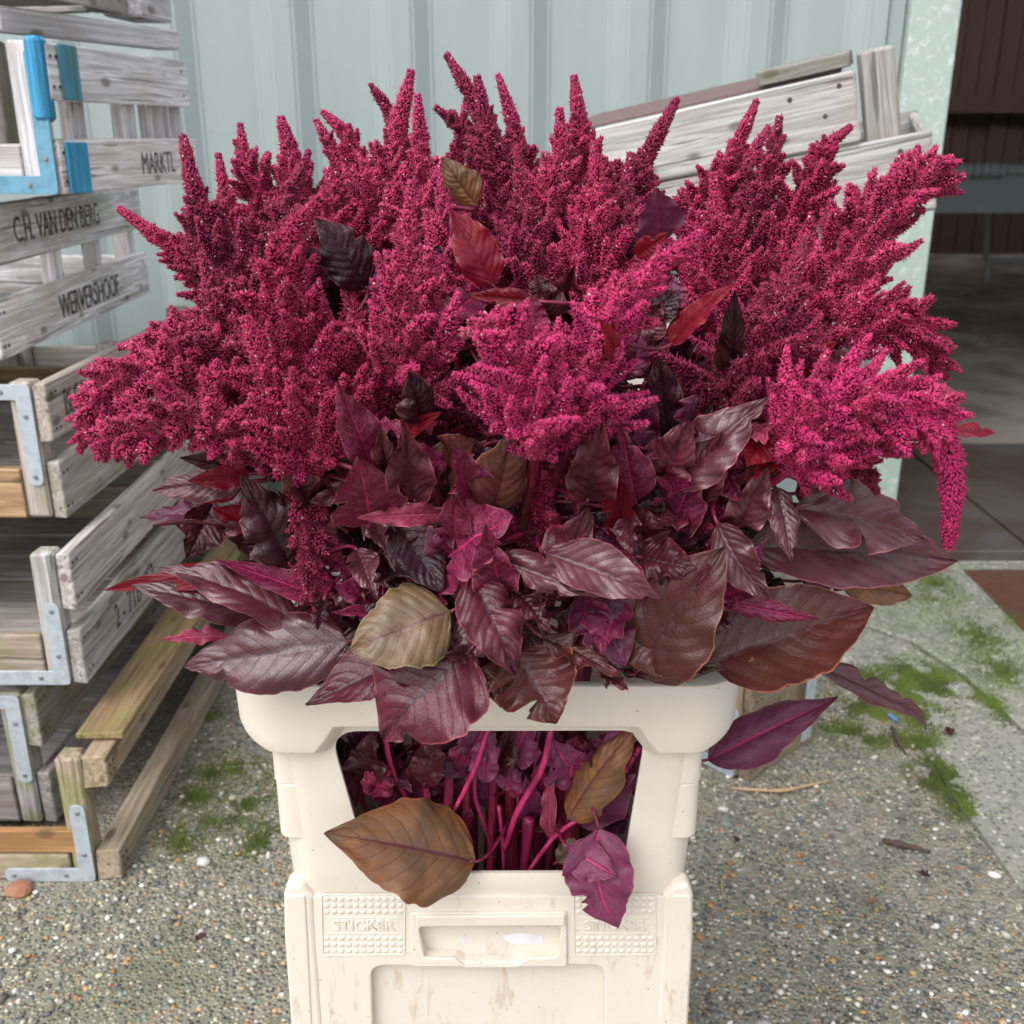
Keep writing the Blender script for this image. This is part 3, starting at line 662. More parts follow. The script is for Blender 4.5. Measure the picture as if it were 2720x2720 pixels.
box('end_block', -.05, .02, .305, .42, .0, .09, WOOD, c6, (*PALE, .05), .004, .002)
# second column behind the left stack
zb = 0.0
for i in range(3):
    h = .235
    crate(Vector((-.66 + .035*math.sin(i*2.1), 2.26 + .012*i, zb)), math.radians(-2 + 3*math.sin(i*1.7)), .60, .48, h,
          ['grey crate in the column behind, standing on the ground by the wall', 'second crate of the rear left column, dark lettering on pale board', 'third and highest crate of the rear left column behind the red plumes'][i],
          color=GREY if i % 2 else DUSK, moss=.35, text=[('BULBS 12', 1, .2, .055, .6)] if i == 1 else None, brk='bottom' if i < 1 else None)
    zb += h + .012
# stack behind the flowers at the right
zb = .0
cR = crate(Zp(1978, 2088, 0), math.radians(48), .50, .22, .235, 'mossy crate with grey brackets standing just right behind the cream bucket', color=(.36, .28, .20), moss=.5, brk='bottom', end_boards=('bottom', 'top'))
br = box('bracket_strip', .001, .004, .17, .200, .02, .20, BRACKET, cR, (*GALV, 0), .001)
for i in range(4):
    crate(Vector((.33 + .02*math.sin(i*3), 2.02, zb)), math.radians(4*math.sin(i*2+1)), .75, .50, .225,
          ['ground crate of the hidden stack behind the flowers', 'second crate of the hidden stack behind the flowers', 'third crate of the hidden stack behind the flowers', 'crate directly under the tilted grey one behind the flowers'][i],
          color=PALE if i > 1 else GREY, moss=.2, brk='top' if i == 2 else None, end_boards=('bottom', 'top')); zb += .237
# tilted top crate: built along its own front
T0 = S(2486, 560, 1.72)
tc = empty('tilted_crate', T0, 'tilted grey crate with wide nailed boards poking out above the flowers at right', 'crate', 'weathered bulb crates stacked beside and behind the flowers')
tc.rotation_euler = (Matrix.Rotation(math.radians(-18), 3, 'Z') @ Matrix.Rotation(math.radians(-11.5), 3, 'Y') @ Matrix.Rotation(math.radians(6), 3, 'X')).to_euler()
b1 = box('front_board', -.60, 0, 0, .020, 0, .122, WOOD, tc, (.50, .485, .47, .02), .004, .003, 1)
b2 = box('front_board', -.60, -.100, -.004, .016, .128, .232, WOOD, tc, (.56, .55, .54, .02), .004, .003, 2)
box('corner_post', -.095, -.040, .022, .062, .02, .255, WOOD, tc, (.44, .42, .395, .1), .005, .002, 3)
box('corner_post', -.58, -.525, .022, .062, .02, .232, WOOD, tc, (.50, .46, .42, .1), .005, .002, 3)
box('back_board', -.60, 0, .40, .415, 0, .12, WOOD, tc, (*GREY, .1), .003, .002)
box('side_board', -.016, -.002, .022, .398, .004, .118, WOOD, tc, (*GREY, .1), .003, .002)
box('side_board', -.598, -.584, .022, .398, .004, .118, WOOD, tc, (*GREY, .1), .003, .002)
box('bottom_board', -.58, -.02, .022, .398, .0, .008, WOOD, tc, (*DUSK, .1), .001, .001)
mesh_mat = mat_simple('brown_mesh', (.20, .135, .125), .7, 0, .3, 150, .6)
box('mesh_cover', -.60, -.12, .014, .40, .2325, .238, mesh_mat, tc, None, .001)
for i, (x, z) in enumerate([(-.125, .215), (-.150, .175), (-.118, .15), (-.135, .138), (-.045, .100), (-.03, .03), (-.2, .21)]):
    link('nail', _nail, NAIL, tc, Matrix.Translation((x, -.0042 if z > .125 else -.0006, z)) @ Matrix.Rotation(math.pi/2, 4, 'X') @ Matrix.Scale(1.6, 4))
lb = link('loose_block', prism(rounded([(-.075, -.03), (.068, -.034), (.075, .026), (.02, .034), (-.06, .03)], .008, 3), 0, .022, .002), WOOD, None, None, (.32, .31, .29, .25))
lb.matrix_basis = tc.matrix_basis @ Matrix.Translation((-.175, .03, .2365)) ; lb.matrix_basis = Matrix.Translation(T0) @ tc.rotation_euler.to_matrix().to_4x4() @ Matrix.Translation((-.175, .03, .2395)) @ Matrix.Rotation(.05, 4, 'Z')
tag(lb, 'loose rounded offcut of wood lying on top of the tilted crate', 'wood block')
# ================================================================ CREAM BUCKET WITH ITS COLLAR
BX, BY = -.0215, .92
def rrect(hw, hd, r, n=10, straight=8):
    """closed loop of (x, y) around a rounded rectangle, counter-clockwise, starting at the front left, with points on straights"""
    pts = []
    cs = [(-hw+r, -hd+r, math.pi), (hw-r, -hd+r, 1.5*math.pi), (hw-r, hd-r, 0), (-hw+r, hd-r, .5*math.pi)]
    order = [(cs[0], cs[1]), (cs[1], cs[2]), (cs[2], cs[3]), (cs[3], cs[0])]
    for i, (c, nx) in enumerate(order):
        for k in range(n+1):
            a = c[2] + (math.pi/2)*k/n; pts.append((c[0] + r*math.cos(a), c[1] + r*math.sin(a)))
        a1 = Vector(pts[-1]); b1 = Vector((nx[0] + r*math.cos(nx[2]), nx[1] + r*math.sin(nx[2])))
        ns = straight*5 if i in (0, 2) else straight
        for k in range(1, ns): p = a1.lerp(b1, k/ns); pts.append((p.x, p.y))
    return pts
def loft(rings, close=False):
    V = []; F = []; n = len(rings[0])
    for r_ in rings: V += [tuple(p) for p in r_]
    m = len(rings)
    for i in range(m if close else m-1):
        j = (i+1) % m
        for k in range(n): F.append((i*n+k, i*n+(k+1) % n, j*n+(k+1) % n, j*n+k))
    me = bpy.data.meshes.new('loft'); me.from_pydata(V, [], F)
    bm = bmesh.new(); bm.from_mesh(me); bmesh.ops.recalc_face_normals(bm, faces=bm.faces[:]); bm.to_mesh(me); bm.free()
    return me
def ring(hw, hd, r, z, st=8): return [(BX+x, BY+y, z) for x, y in rrect(hw, hd, r, straight=st)]
bk = empty('flower_bucket', (BX, BY, 0), 'cream plastic flower bucket with STICKER panels and a windowed collar full of amaranth', 'bucket')
# collar body with the windows cut through front and back
def collar_hw(z): return .1825 + (z-.45)/.22*.0085
outer = [ring(collar_hw(z), .1405 + (z-.45)/.22*.004, .030, z) for z in (.447, .48, .52, .56, .60, .64, .667)]
inner = [ring(collar_hw(z)-.004, .1365 + (z-.45)/.22*.004, .027, z) for z in (.667, .64, .60, .56, .52, .48, .447)]
me = loft(outer + inner, close=True)
co = link('tmpc', me)
YF = BY - .1405
win = [(S(u, v, YF).x, S(u, v, YF).z) for u, v in [(876, 1937), (1716, 1935), (1652, 2318), (985, 2320)]]
cut = prism([(x, -z) for x, z in rounded(win, [.022, .022, .012, .022], 8)], -.4, .4); cut.transform(Matrix.Rotation(-math.pi/2, 4, 'X'))
cut.transform(Matrix.Translation((0, BY-.4, 0)))
cu = link('tmpk', cut); md = co.modifiers.new('b', 'BOOLEAN'); md.object = cu; md.operation = 'DIFFERENCE'; md.solver = 'EXACT'
bv = co.modifiers.new('bev', 'BEVEL'); bv.width = .0014; bv.segments = 2; bv.limit_method = 'ANGLE'; bv.angle_limit = math.radians(50)
dg = bpy.context.evaluated_depsgraph_get(); me2 = bpy.data.meshes.new_from_object(co.evaluated_get(dg))
bpy.data.objects.remove(co); bpy.data.objects.remove(cu)
me2.materials.clear()
col_ = link_world('collar', me2, PLASTIC, bk)
def smooth_angle(o, deg=35):
    me = o.data; me.polygons.foreach_set('use_smooth', [True]*len(me.polygons))
    bm = bmesh.new(); bm.from_mesh(me)
    for e in bm.edges:
        if len(e.link_faces) == 2 and e.calc_face_angle(0) > math.radians(deg): e.smooth = False
    bm.to_mesh(me); bm.free()
smooth_angle(col_)
# rim skirt
def zbot(x, y):
    if y > 0: return .606
    a = abs(x)
    return .6055 if a > .146 else .631 if a < .130 else .631 - (.0255)*((a-.130)/.016)**1.0
hw, hd = .2185, .158
OUT = rrect(hw, hd, .045); INN = rrect(collar_hw(.61)+.0006, .1432, .031); LIP = rrect(hw-.006, hd-.003, .043); LIN = rrect(hw-.028, hd-.012, .030)
rings = []
def rnd_(i): return .004 + .016*min(1, max(0, (abs(OUT[i][0])-.185)/.03))
def ad(fn): rings.append([fn(i) for i in range(len(OUT))])
ad(lambda i: (BX+LIN[i][0], BY+LIN[i][1], .655))
ad(lambda i: (BX+LIN[i][0], BY+LIN[i][1], .668))
ad(lambda i: (BX+LIN[i][0]*.99+LIP[i][0]*.01, BY+LIN[i][1]*.99+LIP[i][1]*.01, .6705))
ad(lambda i: (BX+LIP[i][0], BY+LIP[i][1], .6725))
ad(lambda i: (BX+(LIP[i][0]*.3+OUT[i][0]*.7), BY+(LIP[i][1]*.3+OUT[i][1]*.7), .6715))
ad(lambda i: (BX+OUT[i][0], BY+OUT[i][1], .667))
for q in (.15, .35, .55, .7):
    ad(lambda i, q=q: (BX+OUT[i][0]*(1-.012*q), BY+OUT[i][1], .667 + (zbot(*OUT[i])+rnd_(i)-.667)*q/.7))
for q in (.2, .4, .6, .75, .87, .95, 1.0):
    k = 1-math.sqrt(max(0, 1-q*q))
    ad(lambda i, q=q, k=k: (BX+OUT[i][0]*.988*(1-k)+INN[i][0]*k, BY+OUT[i][1]*(1-k*.8)+INN[i][1]*k*.8, zbot(*OUT[i])+rnd_(i)*(1-q)))
ad(lambda i: (BX+INN[i][0], BY+INN[i][1], zbot(*OUT[i])+.001))
ad(lambda i: (BX+INN[i][0], BY+INN[i][1], zbot(*OUT[i])+.012))
o = link_world('rim', loft(rings), PLASTIC, bk); smooth_angle(o, 40)
# stepped shoulders on the collar sides
for (z0, z1, ex) in ((.565, .603, .0008), (.5085, .565, .0017)):
    for sg in (-1, 1):
        h = collar_hw((z0+z1)/2); xo = sg*(h+ex); xi = sg*(h-.030)
        poly = rounded([(xi, -.1402), (xo, -.1402), (xo, .140), (xi, .140)] if sg > 0 else [(xo, -.1402), (xi, -.1402), (xi, .140), (xo, .140)], [.001, .024, .024, .001] if sg > 0 else [.024, .001, .001, .024], 8)
        me = prism([(BX+x, BY+y) for x, y in poly], z0, z1, .0012); o = link_world('side_step', me, PLASTIC, bk)
# lower bucket shell
def low_hw(z): return .1825 + (.455-z)/.455*.011
prof = [(.0, 0), (.20, 0), (.40, 0), (.449, 0), (.4545, -.0015), (.458, -.006)]
outer = [ring(low_hw(z)+d, .1325+d, .032, z) for z, d in prof]
inner = [ring(low_hw(z)-.008, .1255, .028, z) for z in (.458, .40, .20, .01)]
o = link_world('lower_shell', loft(outer+inner), PLASTIC2, bk); smooth_angle(o)
me = prism([(BX+x, BY+y) for x, y in rrect(.182, .130, .028, 4, 2)], .006, .012); link_world('base', me, PLASTIC, bk)
# round shoulder bosses where collar meets bucket
for sg in (-1, 1):
    poly = rounded([(sg*.160, .02), (sg*.1945, .02), (sg*.1890, .400), (sg*.1862, .450), (sg*.181, .464), (sg*.168, .461), (sg*.1585, .4490), (sg*.1595, .400)][::(1 if sg > 0 else -1)], .006, 4)
    me = plate([(BX+x, z) for x, z in poly], [], .020, .0045); me.transform(Matrix.Translation((0, BY-.1452, 0)))
    link_world('corner_rib', me, PLASTIC2, bk)
    poly = rounded([(sg*.1655, .452), (sg*.1842, .452), (sg*.1872, .412), (sg*.1920, .05), (sg*.176, .05), (sg*.1665, .41)][::(1 if sg > 0 else -1)], .004, 4)
    me = plate([(BX+x, z) for x, z in poly], [], .006, .0018); me.transform(Matrix.Translation((0, BY-.1466, 0)))
    link_world('rib_face', me, PLASTIC2, bk)
# front plate with the big recess
YP = BY - .1435
def fxz(u, v, Y=None):
    p = S(u, v, Y or YP); return (p.x, p.z)
def fpoly(pts, r=0, seg=6, Y=None):
    q = [fxz(u, v, Y) for u, v in pts]; return rounded(q, r, seg) if r else q
outer_p = [(BX-.1635, .012), (BX+.1635, .012), (BX+.1615, .4485), (BX-.1615, .4485)]
rec = rounded([(fxz(985, 2566)[0], fxz(985, 2566)[1]), (fxz(1605, 2564)[0], fxz(1605, 2564)[1]), (BX+.118, .06), (BX-.118, .06)], .014, 8)
tagp = fpoly([(1110, 2455), (1492, 2453), (1482, 2538), (1400, 2543), (1370, 2556), (1235, 2556), (1212, 2543), (1126, 2540)], .004, 4)
me = plate(outer_p, [rec, tagp], .013, .0018); me.transform(Matrix.Translation((0, YP, 0))); o = link_world('front_panel', me, PLASTIC2, bk); 
# label holder
hold = fpoly([(1092, 2420), (1505, 2418), (1506, 2562), (1094, 2562)], .003, 3); hole = fpoly([(1112, 2457), (1490, 2455), (1480, 2536), (1396, 2541), (1372, 2560), (1232, 2560), (1210, 2541), (1128, 2538)], .004, 4)
me = plate(hold, [hole], .004, .0012); me.transform(Matrix.Translation((0, YP-.0032, 0))); link_world('label_holder', me, PLASTIC, bk)
lip = fpoly([(1106, 2422), (1500, 2420), (1500, 2448), (1106, 2450)], .002, 3); me = plate(lip, [], .004, .0015); me.transform(Matrix.Translation((0, YP-.0062, 0))); link_world('holder_lip', me, PLASTIC, bk)
LABELW = mat_simple('paper_remains', (.74, .74, .78), .7)
for pl_ in ([(1335, 2506), (1385, 2500), (1445, 2508), (1440, 2528), (1370, 2531), (1342, 2522)], [(1222, 2510), (1236, 2514), (1232, 2530), (1222, 2526)]):
    me = plate(fpoly(pl_, .0006, 2), [], .0004, .0001); me.transform(Matrix.Translation((0, BY-.1330, 0))); link_world('paper_scrap', me, LABELW, bk)
# sticker panels with rows of round studs
sb = bmesh.new(); bmesh.ops.create_uvsphere(sb, u_segments=10, v_segments=6, radius=1)
bmesh.ops.delete(sb, geom=[v for v in sb.verts if v.co.z < -.01], context='VERTS')
stud = from_bm('stud', sb); stud.transform(Matrix.Rotation(math.pi/2, 4, 'X')); stud.transform(Matrix.Diagonal((.00285, .0011, .00285, 1)))
stud.polygons.foreach_set('use_smooth', [True]*len(stud.polygons)); stud.materials.append(PLASTIC)
for (u0, u1) in ((868, 1063), (1537, 1729)):
    fr_o = fpoly([(u0-15, 2374), (u1+15, 2373), (u1+13, 2536), (u0-12, 2538)], .002, 3); fr_i = fpoly([(u0-12, 2377), (u1+12, 2376), (u1+10, 2533), (u0-9, 2535)], .002, 3)
    me = plate(fr_o, [fr_i], .0012, .0004); me.transform(Matrix.Translation((0, YP-.0010, 0))); sp_ = link_world('sticker_panel', me, PLASTIC, bk)
    for r_, vv in enumerate((2388, 2405, 2422, 2492, 2509, 2526)):
        for k in range(11):
            x, z = fxz(u0 + (u1-u0)*k/10, vv); link_world('stud', stud, None, sp_, mw=Matrix.Translation((x, YP+.0001, z)))
    x, z = fxz((u0+u1)/2, 2458); me = text_mesh('STICKER', .0155, .0007, .95, 1.02, .0003)
    M = Matrix.Translation((x, YP-.0002, z)) @ Matrix.Rotation(math.pi/2, 4, 'X'); link_world('embossed_word', me, PLASTIC, sp_, mw=M)
    for vv in (2437, 2478):
        a = fxz(u0+5, vv); b = fxz(u1-5, vv); me = box_mesh(b[0]-a[0], .0014, .0009, .0003).copy(); me.materials.clear(); link_world('panel_line', me, PLASTIC, sp_, mw=Matrix.Translation(((a[0]+b[0])/2, YP-.0002, a[1])))
# ================================================================ AMARANTH STEMS
# ---- floret covered spikes
def floret_cover(cpts, radf, pitch, flen, seed, wid=.00098, hair=.22):
    """cpts: centre points; radf(t) core radius; returns verts, faces, colours: small pointed florets all over the spike"""
    rs = np.random.RandomState(seed)
    P = np.array([p[:] for p in cpts]); n = len(P)
    seg = np.linalg.norm(np.diff(P, axis=0), axis=1); cum = np.concatenate([[0], np.cumsum(seg)]); L = cum[-1]
    T = np.gradient(P, axis=0); T /= np.linalg.norm(T, axis=1)[:, None]
    a = np.cross(T[0], [0.31, .9, .2]); a /= np.linalg.norm(a); A = []
    for i in range(n):
        a = a - T[i]*a.dot(T[i]); a /= np.linalg.norm(a); A.append(a.copy())
    A = np.array(A); B = np.cross(T, A)
    # core tube
    sd = 7; V = []; C = []; F = []
    tt = cum/L
    for i in range(n):
        for k in range(sd):
            an = 6.2832*k/sd; V.append(P[i] + (A[i]*math.cos(an) + B[i]*math.sin(an))*radf(tt[i])*.93); C.append((0, .3, 0, 1))
    for i in range(n-1):
        for k in range(sd):
            q = (i*sd+k, i*sd+(k+1) % sd, (i+1)*sd+(k+1) % sd, (i+1)*sd+k); F += [(q[0], q[1], q[2]), (q[0], q[2], q[3])]
    # florets
    pos = []; s = 0.0; j = 0
    ss = []
    while s < L:
        r = radf(s/L); m = max(3, int(2*math.pi*(r+flen*.3)/pitch)); ph = j*2.4
        for k in range(m): ss.append((s + rs.uniform(-.45, .45)*pitch, ph + 6.2832*k/m + rs.uniform(-.3, .3)*6.28/m))
        s += pitch*.92; j += 1
    for k in range(6): ss.append((L*.995, k*1.05))
    ss = np.array(ss); sv = np.clip(ss[:, 0], 0, L*.999); an = ss[:, 1]; m = len(sv)
    ip = lambda X: np.stack([np.interp(sv, cum, X[:, c]) for c in range(3)], 1)
    c0, t0, a0, b0 = ip(P), ip(T), ip(A), ip(B)
    rad = np.array([radf(x) for x in np.clip(sv/L, 0, 1)])
    N = a0*np.cos(an)[:, None] + b0*np.sin(an)[:, None]
    tp = np.clip((sv/L - .8)/.2, 0, 1)
    d = N*(.85 - .5*tp)[:, None] + t0*(.55 + .6*tp)[:, None] + rs.randn(m, 3)*.22; d /= np.linalg.norm(d, axis=1)[:, None]
    side = np.cross(d, t0); side /= np.linalg.norm(side, axis=1)[:, None]+1e-9; up = np.cross(side, d)
    hairy = rs.rand(m) < hair
    ln = flen*(.65 + .6*rs.rand(m))*np.where(hairy, 1.55, 1.0)*(1-.35*tp); w = wid*(.75+.5*rs.rand(m))*np.where(hairy, .45, 1.0)
    base = c0 + N*(rad*.9)[:, None]
    v0 = base - side*w[:, None] - up*(w*.6)[:, None]; v1 = base + side*w[:, None] - up*(w*.6)[:, None]; v2 = base + up*w[:, None]
    mid = base + d*(ln*.5)[:, None]; kk = 1.15
    m0 = mid - side*(w*kk)[:, None] - up*(w*.7)[:, None]; m1 = mid + side*(w*kk)[:, None] - up*(w*.7)[:, None]; m2 = mid + up*(w*1.1)[:, None]
    tipv = base + d*ln[:, None]
    off = len(V); VV = np.stack([v0, v1, v2, m0, m1, m2, tipv], 1).reshape(-1, 3)
    rnd = rs.rand(m); kind = rs.rand(m)*np.where(hairy, 1.0, .55)
    CC = np.zeros((m, 7, 4)); CC[:, 0:3, 0] = .05; CC[:, 3:6, 0] = .6; CC[:, 6, 0] = 1; CC[:, :, 1] = rnd[:, None]; CC[:, :, 2] = kind[:, None]; CC[:, :, 3] = (sv/L)[:, None]
    b = off + 7*np.arange(m)[:, None]
    tri = np.array([[0, 1, 4], [0, 4, 3], [1, 2, 5], [1, 5, 4], [2, 0, 3], [2, 3, 5], [3, 4, 6], [4, 5, 6], [5, 3, 6]])
    FF = (b[:, None, :] + tri[None]).reshape(-1, 3)
    return np.concatenate([np.array(V), VV]), np.concatenate([np.array(F), FF]), np.concatenate([np.array(C), CC.reshape(-1, 4)])
SPIKES = []
for i in range(11):                       # side spikes, 1 long, bending towards +X (the stem's own direction)
    r_ = random.Random(i+50); L = [.036, .040, .046, .052, .056, .062, .066, .072, .080, .028, .022][i]; b = r_.uniform(-.05, .28)*L
    pts = []
    for k in range(12):
        t = k/11; pts.append(Vector((b*t*t, r_.uniform(-.0008, .0008) + .08*L*math.sin(t*3+i), L*t*(1-.12*t))))
    R0 = .0026 + .0155*L
    f = lambda t, R0=R0: R0*(1-.80*t**1.35)*(.75+.5*min(1, t*6))*(1+.05*math.sin(t*17+R0*900)) if t > 0 else R0*.7
    V, F, C = floret_cover(pts, f, .00150, .0034, 100+i, .00080, .28)
    if L > .038:                          # small side fingers on the bigger spikes
        for q in range(r_.randint(4, 7)):
            t = r_.uniform(.05, .55); p0 = pts[int(t*11)]; an = q*2.4 + r_.uniform(-.4, .4); l2 = L*r_.uniform(.18, .34)*(1.1-t)
            dd = Vector((math.cos(an)*.85, math.sin(an)*.85, .6)).normalized(); sp2 = [p0 + dd*l2*h + Vector((0, 0, .25*l2*h*h)) for h in (0, .2, .4, .6, .8, 1)]
            V2, F2, C2 = floret_cover(sp2, lambda t: .0030*(1-.75*t**1.4), .0015, .0032, 300+i*9+q, .00078, .28); C2[:, 3] = t
            F = np.concatenate([F, F2+len(V)]); V = np.concatenate([V, V2]); C = np.concatenate([C, C2])
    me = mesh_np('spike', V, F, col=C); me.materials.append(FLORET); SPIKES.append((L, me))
SPIKES.sort(key=lambda q: q[0])
def pick_spike(L):
    c = sorted(SPIKES, key=lambda q: abs(q[0]-L))[:3]; return R.choice(c)

BIN = [0, []]
STEMS = []
TINT = {'deep': (.62, .58, .66, 1), 'red': (1.0, .85, .80, 1), 'pink': (1.22, 2.6, 1.45, 1), 'bright': (1.40, 2.0, 1.65, 1), 'std': (1, 1, 1, 1), 'pale': (1.3, 2.4, 1.9, .72), 'far': (1.08, 2.0, 1.25, 1)}
def plume(label, pts, n, Lmax, rc=.0078, tint='std', s_side=.74, s_lo=.0, grow=.95, up=1.0, tiptint=None, stemrad=.0052, lowstem=True, taper=.72):
    P = [D(*p) for p in pts]
    st = empty('amaranth_stem', P[0], label, 'flower stem', 'burgundy amaranth stems standing in the cream bucket')
    base = P[0]
    k = .42
    neck = Vector((BX + (base.x-BX)*k, BY + (base.y-BY)*k, .69)); neck.x = max(BX-.15, min(BX+.15, neck.x)); neck.y = max(BY-.10, min(BY+.10, neck.y))
    bot = Vector((BX + (neck.x-BX)*.75 + R.uniform(-.03, .03), BY + (neck.y-BY)*.6 + R.uniform(-.03, .03), .05))
    mid = (neck.lerp(bot, .45)) + Vector((R.uniform(-.012, .012), R.uniform(-.01, .01), 0))
    low = spline([bot, mid, neck] + P, 40)
    body = spline(P, 34)
    o = link_world('stem', tube(spline([bot, mid, neck] + P[:2], 30), lambda t: stemrad*(1.0-.45*t), 20, rib=.10), STEM, st, (lambda q: (q, q*R.uniform(.7, 2.2), q*R.uniform(.6, 1.1), 1))(R.uniform(.45, 1.25)))
    # central spike
    L = sum((body[i+1]-body[i]).length for i in range(len(body)-1))
    rc *= .92; f = lambda t: rc*(.55+.45*min(1, t*3))*(1-taper*max(0, (t-.3)/.7)**1.25)*(1+.08*math.sin(t*L*260))
    V, F, C = floret_cover(body, f, .0016, .0037, R.randrange(99999), .00088, .28)
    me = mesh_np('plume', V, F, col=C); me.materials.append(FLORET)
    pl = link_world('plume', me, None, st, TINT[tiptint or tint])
    # side spikes
    n = int(n*1.2); ga = R.uniform(0, 6.28); inv = world_of(pl).inverted()
    for i in range(n):
        t = s_lo + (s_side-s_lo)*((i+.5)/n); t = min(.98, max(0, t + R.uniform(-.012, .012))); ga += 2.39996 + R.uniform(-.3, .3)
        q = t*(len(body)-1); j = min(int(q), len(body)-2); p = body[j].lerp(body[j+1], q-j); T = (body[j+1]-body[j]).normalized()
        a = T.cross(Vector((.2, 1, .3))).normalized(); b = T.cross(a); rad = a*math.cos(ga) + b*math.sin(ga)
        ln = 1.32*Lmax*(1-t/max(s_side, .01)*.9)**grow*R.uniform(.7, 1.12)
        ln = max(.016, ln); ang = math.radians(R.uniform(50, 86)*(1-.34*t))
        d = (rad*math.sin(ang) + T*math.cos(ang)); d = (d + Vector((0, 0, .22*up))).normalized()
        sl, me = pick_spike(ln); xa = T - d*T.dot(d)
        xa = (xa + Vector((R.uniform(-.4, .4), R.uniform(-.4, .4), R.uniform(-.2, .5)*up))); xa = (xa - d*xa.dot(d)).normalized(); ya = d.cross(xa)
        sc = ln/sl; w = R.uniform(.80, 1.02)*(.55+.45*sc)
        M = Matrix((xa*sc, ya*w, d*sc)).transposed().to_4x4(); M.translation = p - d*.002
        tn = list(TINT[tint]); v = R.uniform(.8, 1.25); tn = [tn[0]*v, tn[1]*v*R.uniform(.8, 1.3), tn[2]*v, tn[3]]
        s_ = bpy.data.objects.new('spike', me); COL.objects.link(s_); s_.parent = pl; s_.matrix_basis = inv @ M; s_.color = tn
    STEMS.append((st, low, P))
    return st

